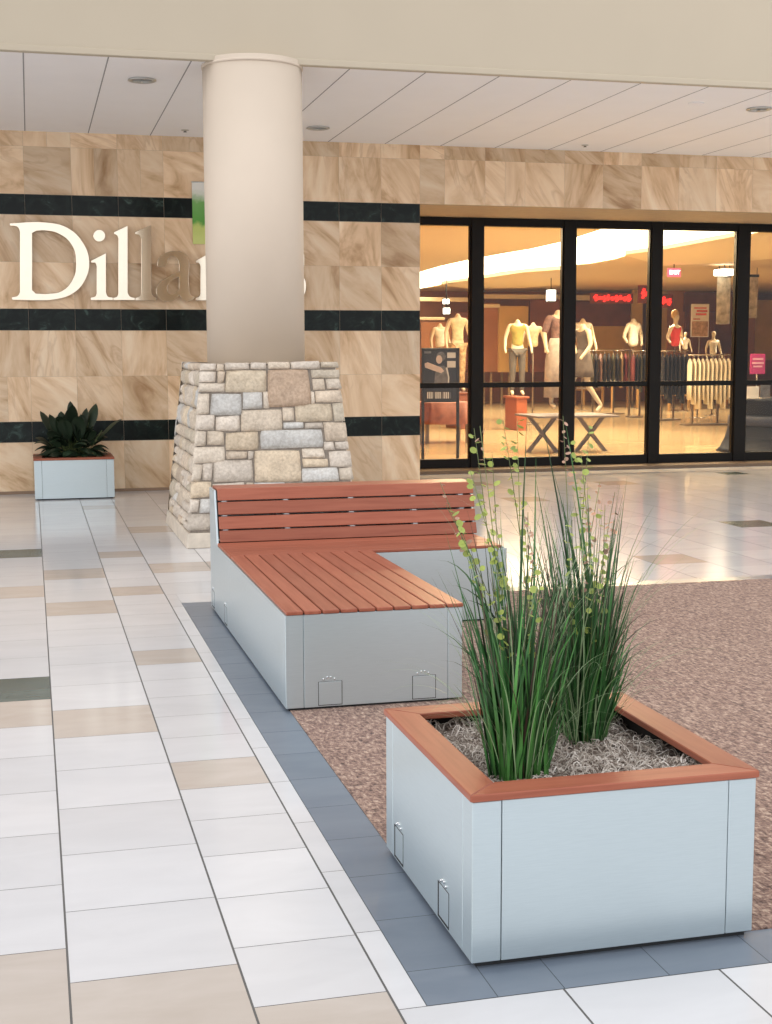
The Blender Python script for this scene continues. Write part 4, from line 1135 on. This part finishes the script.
walk = {'leg_l': ((-.10, -.16, .53), (-.12, -.10, .12), (-.12, -.24, .05)), 'leg_r': ((.10, .03, .50), (.13, .30, .14), (.13, .20, .04)), 'arm_l': ((-.25, .10, 1.16), (-.24, .02, .94), (-.24, -.03, .86)), 'arm_r': ((.25, -.02, 1.15), (.26, -.18, .98), (.26, -.24, .92))}
M['olive'] = cloth('olive_green_knit', (.33,.27,.06)); M['jean'] = cloth('dark_grey_denim', (.10,.085,.07)); M['creamtop'] = cloth('cream_blouse', (.72,.62,.40)); M['floral'] = cloth('tan_floral_print', (.52,.36,.20), .7, .5)
M['pinkb'] = cloth('dusty_pink_print_blouse', (.26,.15,.125), .7, .35); M['whitec'] = cloth('white_cotton', (.78,.73,.62)); M['greyd'] = cloth('taupe_grey_dress', (.14,.11,.09), .7, .2); M['palec'] = cloth('pale_taupe_cotton', (.46,.40,.36)); M['redc'] = cloth('bright_red_top', (.62,.035,.03)); M['darkb'] = cloth('black_cloth', (.02,.018,.018))
M['blonde'] = cloth('blonde_hair', (.66,.46,.20)); M['rust'] = plain('rust_red_plinth', (.30,.08,.03), .4); M['lav'] = plain('lavender_grey_table', (.15,.125,.125), .6, var=.1)
D1 = 27.5
mq, pf = mannequin(517, 396, 318, D1, -.1, 'headless mannequin in an olive green top and dark jeans behind the second pane', armL, top=M['olive'], bottom=M['jean'])
plinth('display_plinth', 509, 523, D1, pf.z, M['rust'], 'rust red plinth under the mannequin in the olive top', .8)
D2 = 21.2
mq, pfa = mannequin(557, 409, 308, D2, .25, 'mannequin in a dusty pink print top and white skirt left of the middle mullion', dict(armL, sleeves=True), top=M['pinkb'], skirt=(M['palec'], .18))
mq, pfb = mannequin(582, 414, 322, D2, -1.35, 'striding bare-legged mannequin in a taupe dress right of the middle mullion', walk, top=M['greyd'], skirt=(M['greyd'], .62))
# trestle table they stand on
zt = min(pfa.z, pfb.z); p0 = atY(526, 415, D2); p1 = atY(606, 415, D2)
r = thing('trestle_table', ((p0.x+p1.x)/2, D2, FZ), 'low lavender grey trestle table with crossed legs under two mannequins', 'table')
b = MB(); b.box((p0.x, D2-.55, zt-.035), (p1.x, D2+.55, zt-.002), .004); b.build('table_top', M['lav'], r)
for x_ in (p0.x+.28, p1.x-.28):
    for sg in (-1, 1):
        b = MB(); q = .24*sg; b.prism([(x_-q-.04, FZ), (x_-q+.04, FZ), (x_+q+.04, zt-.035), (x_+q-.04, zt-.035)], 'y', D2-.05+sg*.03, D2-.03+sg*.03+.02); b.build('leg', M['lav'], r)
D3 = 28.5
mq, pf = mannequin(457.5, 392, 312, D3, .1, 'mannequin in a cream blouse and tan print trousers behind the left pane', armL, top=M['creamtop'], bottom=M['floral'])
plinth('display_plinth', 449, 466, D3, pf.z, M['sdark'], 'dark red plinth under the mannequin in the cream blouse', .8)
# half figures standing on display tables or the top of racks
def tabled(px, pya, pyb, D, rot, label, short, pose, top, hair=None):
    mq, pf = mannequin(px, pyb, pya, D, rot, label, pose, top=top, torso_only=True, hair=hair)
    c_ = atY(px, pyb, D)
    r = thing('bust_stand', (c_.x, D, FZ), 'slim pole stand under the '+short, 'stand', 'stands under the half figures')
    b = MB(); b.tube([(c_.x, D, FZ+.02), (c_.x, D, c_.z+.16)], .02, 8); b.build('pole', M['greymetal'], r)
    b = MB(); b.lathe([(.16, 0), (.16, .012), (.03, .025)], (c_.x, D, FZ), 20); b.build('base', M['greymetal'], r)
tabled(440, 323, 352, 31, 0.3, 'white half figure at the left edge of the shop window', 'white half figure at the far left of the shop window', armL, M['whitec'])
tabled(533, 322, 352, 29.5, -.3, 'pale yellow half figure just left of the pink-topped mannequin', 'pale yellow half figure', armL, M['creamtop'])
tabled(582.5, 318, 350, 36, 0, 'cream half figure with a black waist band right of the middle mullion', 'cream half figure right of the middle mullion', armL, M['whitec'])
tabled(633, 318, 352, 37, .5, 'white half figure with a bent arm above the dark garments', 'white half figure with a bent arm', hipR, M['whitec'])
tabled(675, 312, 351, 34.2, .5, 'half figure with blonde hair and a bright red top behind the fourth pane', 'half figure in the bright red top', dict(hipR, head=True), M['redc'], hair=M['blonde'])
tabled(685, 331, 352, 34.6, 0, 'small white half figure right of the red-topped one', 'small white half figure beside the red-topped one', dict(armL, head=True), M['whitec'])
tabled(713, 330, 358, 32, 0, 'white child half figure behind the off-white garments', 'white half figure behind the off-white garments', dict(armL, head=True), M['whitec'])

# ------------------------------------------------------------------ garment racks
def garment_mesh(L, wid, seed, th=1.0):
    rnd = random.Random(seed); b = MB(); n = 14; prof = []
    rows_ = [(0.0, .10, .02), (-.03, .20, .035), (-.09, 1.0*.42, .05), (-.16, .46, .06), (-L*.5, .40, .065), (-L, .46, .055)]
    rings = []
    for (z, w_, d_) in rows_:
        ring = []
        for k in range(n):
            a = 2*PI*k/n; fold = 1+.10*math.sin(a*5+seed+z*3)*(1 if z < -.2 else 0)
            ring.append(b.bm.verts.new((math.cos(a)*w_*wid*fold, math.sin(a)*d_*th, z)))
        rings.append(ring)
    for i in range(len(rings)-1):
        for k in range(n): b.bm.faces.new((rings[i+1][k], rings[i+1][(k+1)%n], rings[i][(k+1)%n], rings[i][k])).smooth = True
    b.bm.faces.new(rings[0]); b.bm.faces.new(list(reversed(rings[-1])))
    return b
def hook_mesh():
    b = MB(); b.tube([(0, 0, -.01), (0, 0, .040), (.020, 0, .055), (.025, 0, .078), (.014, 0, .099), (-.010, 0, .100), (-.024, 0, .086)], .004, 5); b.tube([(-.18, 0, -.06), (0, 0, .0), (.18, 0, -.06)], .006, 5); return b
ORD = 'first second third fourth fifth sixth seventh eighth ninth tenth eleventh twelfth thirteenth fourteenth fifteenth sixteenth seventeenth eighteenth'.split()
def rack(px0, px1, py_rail, py_base, cols, L, label, what, wid=.6, n=None):
    n = n or len(cols)
    pb = atZ((px0+px1)/2, py_base, FZ); D = pb.y
    a = atY(px0, py_rail, D); e = atY(px1, py_rail, D); zr = a.z
    r = thing('garment_rack', ((a.x+e.x)/2, D, FZ), label, 'clothes rack', 'garment racks in the shop')
    b = MB(); b.tube([(a.x, D, zr), (e.x, D, zr)], .013, 8); b.build('rail', M['chrome'], r)
    for x_ in (a.x+(e.x-a.x)*max(1, round(.28*n))/n, a.x+(e.x-a.x)*min(n-1, round(.72*n))/n):
        b = MB(); b.box((x_-.020, D+.32, FZ+.03), (x_+.020, D+.36, zr+.02), .003); b.box((x_-.008, D, zr-.010), (x_+.008, D+.33, zr+.010)); b.build('upright', M['greymetal'], r)
    b = MB(); b.box((a.x+.08, D+.18, FZ), (e.x-.08, D+.50, FZ+.035), .005); b.build('base', M['greymetal'], r)
    n = n or len(cols); protos = {}
    for k in range(n):
        mat = cols[k % len(cols)]
        x_ = a.x+(e.x-a.x)*(k+.5)/n
        key = (mat.name, k % 3)
        lab = '%s garment from the left on the %s' % (ORD[k], what)
        loc = (x_, D, zr-.078)
        if key in protos:
            g_ = copy_tree(protos[key])
        else:
            g_ = thing('hanging_garment', loc, lab, 'garment'); 
            o = garment_mesh(L*(.9+.1*(k % 3)), wid, k*1.7, min(1, .40*(e.x-a.x)/n/.065)).build('cloth', mat); o.parent = g_
            o = hook_mesh().build('hanger', M['chrome']); o.parent = g_
            protos[key] = g_
        g_.location = loc; g_.rotation_euler.z = random.uniform(1.25, 1.27); g_['label'] = lab; g_['group'] = 'garments on the '+what
M['gdark'] = cloth('charcoal_garment', (.045,.04,.04)); M['golive'] = cloth('olive_garment', (.10,.09,.04)); M['gwine'] = cloth('wine_red_garment', (.22,.03,.03)); M['gtan'] = cloth('tan_garment', (.42,.28,.14)); M['gnavy'] = cloth('navy_black_garment', (.02,.02,.03)); M['gwhite'] = cloth('off_white_garment', (.80,.72,.55), .8, .06); M['gpink'] = cloth('pink_grey_garment', (.40,.24,.2))
rack(586, 632, 350.5, 415, [M['gdark'], M['golive'], M['gdark'], M['gpink'], M['gdark'], M['gdark'], M['golive'], M['gdark'], M['gtan'], M['gwine'], M['gwine']], .80, 'long garment rack with mostly dark tops behind the third pane', 'rack of mostly dark tops')
rack(632, 650, 351, 418, [M['gwine'], M['gdark'], M['golive'], M['gdark'], M['gdark']], .85, 'short garment rack beside the third black mullion', 'short rack by the third mullion', .6)
rack(661, 689, 351, 421, [M['gnavy'], M['gdark'], M['gnavy'], M['gnavy'], M['gdark'], M['gnavy'], M['gnavy']], 1.05, 'garment rack hung with near-black clothes behind the fourth pane', 'rack of near-black clothes', .62)
rack(688, 739, 355, 426, [M['gwhite']], 1.0, 'garment rack hung with off-white clothes behind the fourth pane', 'rack of off-white clothes', .62, 12)

# low wood tables and boxes further in
M['tabwood'] = plain('honey_wood', (.46,.26,.09), .4, var=.2, scale=4); M['cloth_tan'] = plain('folded_tan_cloth', (.55,.36,.18), .8)
def low_table(px0, px1, py_top, py_base, label, mat, depth=.8):
    pb = atZ((px0+px1)/2, py_base, FZ); D = pb.y+depth/2
    a = atY(px0, py_top, D); e = atY(px1, py_top, D)
    r = thing('display_table', ((a.x+e.x)/2, D, FZ), label, 'table', 'display tables in the shop')
    b = MB(); b.box((a.x, D-depth/2, a.z-.05), (e.x, D+depth/2, a.z), .006); b.build('table_top', mat, r)
    for x_ in (a.x+.05, e.x-.05):
        for y_ in (D-depth/2+.05, D+depth/2-.05):
            b = MB(); b.box((x_-.03, y_-.03, FZ), (x_+.03, y_+.03, a.z-.05), .004); b.build('leg', mat, r)
    return r, a, e, D
for (q0, q1, t_, b_, lab, sh, mt) in ((578, 600, 389, 405, 'honey wood display table at the left behind the third pane', 'left table of the third pane', 'tabwood'), (606, 634, 384, 408, 'honey wood display table near the middle of the third pane', 'middle table of the third pane', 'tabwood'), (662, 690, 394, 411, 'low wood table beneath the near-black clothes', 'table beneath the near-black clothes', 'tabwood'), (693, 735, 392, 409, 'long low wood table beyond the off-white clothes', 'table beyond the off-white clothes', 'tabwood'), (486, 507, 362, 405, 'pale tan table left of the olive-topped mannequin', 'pale tan table', 'gtan')):
    r, a, e, D = low_table(q0, q1, t_, b_, lab, M[mt])
    w_ = e.x-a.x; nst = 3
    for k in range(nst):
        cc = a.x+w_*(k+.5)/nst; hw = min(.16, w_/nst*.42)
        for s_ in range(3):
            b = MB(); b.box((cc-hw, D-.2, a.z+.001+s_*.046), (cc+hw, D+.2, a.z+.043+s_*.046), .012, 2)
            o = b.build('folded_cloth', [M['whitec'], M['gwine'], M['cloth_tan'], M['gdark']][(k+s_*2) % 4])
            tag(o, '%s folded cloth, %s of the %s pile, %s' % (['white', 'wine red', 'tan', 'charcoal'][(k+s_*2) % 4], ['bottom', 'middle', 'top'][s_], ['left', 'middle', 'right'][k], sh), 'folded clothes', 'folded piles on the shop tables')

# framed poster stand just inside the left pane
D4 = 19.75
p0 = atY(421.5, 348, D4); p1 = atY(459, 402, D4)
r = thing('poster_stand', ((p0.x+p1.x)/2, D4, FZ), 'black framed poster stand with a dark portrait just inside the left pane', 'poster stand')
b = MB()
for x_ in (p0.x, p1.x-.04): b.box((x_, D4-.02, FZ+.03), (x_+.04, D4+.02, p0.z), .004)
b.box((p0.x, D4-.02, p0.z-.04), (p1.x, D4+.02, p0.z), .004); b.box((p0.x, D4-.02, p1.z), (p1.x, D4+.02, p1.z+.03), .004)
b.build('stand_frame', M['blackp'], r)
b = MB()
for x_ in (p0.x, p1.x-.04): b.box((x_-.01, D4-.22, FZ), (x_+.05, D4+.22, FZ+.03), .004)
b.build('foot_bar', M['blackp'], r)
M['pdark'] = plain('dark_photo_print', (.025,.022,.022), .3, var=.4, scale=5); M['pskin'] = plain('grey_photo_skin', (.62,.50,.44), .4, var=.15, scale=7); M['pwhite'] = plain('white_photo_print', (.66,.64,.60), .4); M['pgrey'] = plain('grey_photo_print', (.16,.15,.15), .4, var=.4, scale=9)
b = MB(); b.box((p0.x+.04, D4-.006, p1.z+.03), (p1.x-.04, D4+.006, p0.z-.04)); ps = b.build('poster_sheet', M['pdark'], r)
def flat(name, pts_px, mat, dy, parent):
    b = MB(); P_ = [atY(x, y, D4) for x, y in pts_px]; cen = [(p.x, p.z) for p in P_]
    b.prism(cen, 'y', D4-dy-.0015, D4-dy); return b.build(name, mat, parent, True)
def ell(cx_, cy_, rx, ry, n=14): return [(cx_+rx*math.cos(2*PI*k/n), cy_+ry*math.sin(2*PI*k/n)) for k in range(n)]
flat('portrait_hair', ell(441, 356.5, 4.6, 4.8), M['pgrey'], .0062, ps)
flat('portrait_face', ell(439, 359.5, 3.1, 4.3), M['pskin'], .008, ps)
flat('portrait_arm', [(424.5, 363.5), (427.5, 362.2), (441, 367.5), (444, 371), (441, 373.2), (433, 370.5), (425, 367.5)], M['pskin'], .0095, ps)
flat('portrait_torso', [(437, 366), (444, 365.5), (448.5, 372), (449.5, 384.5), (434, 384.5), (435, 374)], M['pgrey'], .0065, ps)
flat('portrait_strap', [(445.5, 367.5), (447.2, 367.5), (449.2, 378), (448.6, 383.5), (447.6, 383.5), (447.8, 377)], M['pwhite'], .011, ps)
# blurred pale caption under the portrait, individual strokes
for k in range(13):
    x_ = 427+k*2.05; flat('caption_stroke', [(x_, 392), (x_+1.3, 392), (x_+1.3, 398.5), (x_, 398.5)], M['pgrey'] if k % 4 == 3 else M['pwhite'], .0072, ps) if k < 12 else None
flat('corner_print', [(424, 351.2), (431, 351.2), (431, 353.4), (424, 353.4)], M['pgrey'], .0072, ps)
for (q0, q1, w0, w1) in ((447, 455.5, 352.5, 358), (447, 455.5, 361, 367.5)):
    flat('white_inset', [(q0, w0), (q1, w0), (q1, w1), (q0, w1)], M['pwhite'], .0072, ps)

# red-brown draped table behind the poster
M['drape'] = plain('red_brown_drape', (.34,.12,.07), .7, var=.2)
D5 = 24.0; p0 = atY(418, 402, D5); p1 = atY(468, 402, D5)
r = thing('draped_table', ((p0.x+p1.x)/2, D5, FZ), 'table under a pleated red-brown cloth behind the poster stand', 'table')
b = MB(); n = 60; top_, bot_ = [], []
pc = ((p0.x+p1.x)/2, D5); rx, ry = (p1.x-p0.x)/2, .45
for k in range(n):
    a_ = 2*PI*k/n; f_ = 1+.05*math.sin(a_*14); sgn = lambda v: math.copysign(abs(v)**.5, v)
    top_.append(b.bm.verts.new((pc[0]+rx*.96*sgn(math.cos(a_)), pc[1]+ry*.96*sgn(math.sin(a_)), p0.z))); bot_.append(b.bm.verts.new((pc[0]+rx*f_*sgn(math.cos(a_)), pc[1]+ry*f_*sgn(math.sin(a_)), FZ+.35)))
for k in range(n): b.bm.faces.new((bot_[k], bot_[(k+1)%n], top_[(k+1)%n], top_[k])).smooth = True
b.bm.faces.new(top_); b.build('drape_cloth', M['drape'], r)
for (x_, y_) in ((-.8, -.6), (.8, -.6), (.8, .6), (-.8, .6)):
    b = MB(); b.box((pc[0]+rx*x_-.03, pc[1]+ry*y_-.03, FZ), (pc[0]+rx*x_+.03, pc[1]+ry*y_+.03, .5)); b.build('leg', M['greymetal'], r)

# dark flared counter at the right with cards on it
M['navy'] = plain('dark_navy_lacquer', (.004,.006,.012), .5, var=.05, spec=.15); M['navyband'] = plain('slate_blue_band', (.022,.026,.045), .5, spec=.2)
D6 = 20.3; pc_ = atY(779, 398, D6); ztop = pc_.z; rr_ = pc_.x-atY(737, 398, D6).x
r = thing('flared_counter', (pc_.x, D6, FZ), 'dark navy round counter with a flared foot at the right of the shop window', 'counter')
b = MB(); h_ = ztop-FZ
b.lathe([(rr_*1.30, 0), (rr_*1.22, .06), (rr_*1.12, h_*.25), (rr_*1.03, h_*.55), (rr_, h_*.70)], (pc_.x, D6, FZ), 56); b.build('body', M['navy'], r)
b = MB(); b.lathe([(rr_*1.055, h_*.50), (rr_*1.075, h_*.52), (rr_*1.05, h_*.66), (rr_*1.02, h_*.68)], (pc_.x, D6, FZ), 56, cap=False); b.build('band', M['navyband'], r)
b = MB(); b.lathe([(rr_*.98, h_*.70), (rr_*1.02, h_*.94), (rr_*1.04, h_), (.0001, h_)], (pc_.x, D6, FZ), 56, cap=False); b.build('top', M['navy'], r)
def counter_sign(px0, px1, py0, py1, D, mat, label, cat, mat2=None):
    a = atY(px0, py0, D); e = atY(px1, py1, D)
    r = thing('card_holder', ((a.x+e.x)/2, D, ztop), label, cat)
    b = MB(); b.box((a.x, D, max(ztop, e.z)), (e.x, D+.012, a.z), .003); b.build('card', mat, r)
    b = MB(); b.box((a.x-.01, D-.05, ztop), (e.x+.01, D+.06, ztop+.012), .003)
    if e.z > ztop+.03: b.tube([((a.x+e.x)/2, D+.02, ztop), ((a.x+e.x)/2, D+.02, e.z+.05)], .01, 8)
    b.build('holder_base', M['chrome'], r)
    if mat2:
        b = MB(); w_, h2 = e.x-a.x, a.z-e.z
        for (f0, f1, ya, yb) in ((.15, .85, .20, .30), (.12, .9, .40, .50), (.2, .8, .58, .66)): b.box((a.x+w_*f0, D-.003, a.z-h2*yb), (a.x+w_*f1, D, a.z-h2*ya))
        b.build('print', mat2, r)
counter_sign(750.5, 765, 354, 374, D6+.15, M['magenta'], 'magenta sign card on a stem on the dark counter', 'sign', M['pinkink'])
counter_sign(746.5, 759, 386.5, 398, D6-.35, M['paper'], 'plain white card standing on the dark counter', 'card')
counter_sign(761, 770, 381, 398, D6-.1, M['pgrey'], 'grey framed card at the right on the dark counter', 'card')

# ------------------------------------------------------------------ lights
for (px, D, e) in ((440, 26, 240), (520, 24, 240), (600, 26, 260), (700, 24, 260), (560, 34, 300), (660, 35, 320), (760, 32, 300), (480, 36, 260)):
    li = bpy.data.lights.new('shop_spot', 'SPOT'); li.energy = e*STORE; li.color = (1.0, .80, .52); li.shadow_soft_size = .06; li.spot_size = 2.5; li.spot_blend = .6
    o = bpy.data.objects.new('shop_spot', li); COL.objects.link(o); p = atY(px, 350, D); o.location = (p.x, D, 3.45)

for (px, e) in ((455, 150), (540, 150), (630, 150), (730, 150)):  # unseen spots added to spill warm light onto the floor outside
    li = bpy.data.lights.new('shop_front_spill', 'SPOT'); li.energy = e*STORE; li.color = (1.0, .74, .42); li.shadow_soft_size = .06; li.spot_size = 2.6; li.spot_blend = .6
    o = bpy.data.objects.new('shop_front_spill', li); COL.objects.link(o); p = atY(px, 350, 20.2); o.location = (p.x, 20.2, 3.5); o.rotation_euler.x = -.45
# atrium daylight
w = bpy.data.worlds.new('atrium_daylight'); S.world = w; w.use_nodes = True
nt = w.node_tree; bg = nt.nodes['Background']
tc = nt.nodes.new('ShaderNodeTexCoord'); sep = nt.nodes.new('ShaderNodeSeparateXYZ'); nt.links.new(tc.outputs['Generated'], sep.inputs[0])
rp = nt.nodes.new('ShaderNodeValToRGB'); e = rp.color_ramp.elements
e[0].position = .35; e[0].color = (.40, .39, .38, 1)
e[1].position = .95; e[1].color = (.85, .85, .88, 1)
x = e.new(.53); x.color = (1.18, 1.16, 1.16, 1)
mp = nt.nodes.new('ShaderNodeMapRange'); mp.inputs['From Min'].default_value = -1; mp.inputs['From Max'].default_value = 1
nt.links.new(sep.outputs['Z'], mp.inputs['Value']); nt.links.new(mp.outputs[0], rp.inputs['Fac']); 
# world brightened toward the left and behind, added to lift left-facing steel
m2 = nt.nodes.new('ShaderNodeVectorMath'); m2.operation = 'DOT_PRODUCT'; nt.links.new(tc.outputs['Generated'], m2.inputs[0]); m2.inputs[1].default_value = (-.93, -.30, .2)
mr = nt.nodes.new('ShaderNodeMapRange'); mr.inputs['From Min'].default_value = .2; mr.inputs['From Max'].default_value = 1.0; mr.inputs['To Min'].default_value = .92; mr.inputs['To Max'].default_value = 1.65
nt.links.new(m2.outputs['Value'], mr.inputs['Value'])
mm = nt.nodes.new('ShaderNodeVectorMath'); mm.operation = 'SCALE'; nt.links.new(rp.outputs[0], mm.inputs[0]); nt.links.new(mr.outputs[0], mm.inputs['Scale'])
nt.links.new(mm.outputs[0], bg.inputs['Color'])
bg.inputs['Strength'].default_value = WORLD
# skylight over the mall concourse
li = bpy.data.lights.new('skylight', 'AREA'); li.shape = 'RECTANGLE'; li.size = 9; li.size_y = 10; li.energy = SKYL; li.color = (1.0, .985, .97)
o = bpy.data.objects.new('skylight', li); COL.objects.link(o); o.location = (2.5, 4.5, 9.5)
S.view_settings.view_transform = 'Standard'; S.view_settings.look = 'None'; S.view_settings.exposure = EXPO; S.view_settings.gamma = 1.0
S.view_settings.use_curve_mapping = False
S.cycles.use_denoising = True
S.cycles.max_bounces = 8; S.cycles.transparent_max_bounces = 16
li = bpy.data.lights.new('skylight', 'AREA'); li.shape = 'RECTANGLE'; li.size = 7; li.size_y = 5; li.energy = SKYL*.9; li.color = (1.0, .985, .97)
o = bpy.data.objects.new('skylight', li); COL.objects.link(o); o.location = (9.5, 8.0, 8.5)
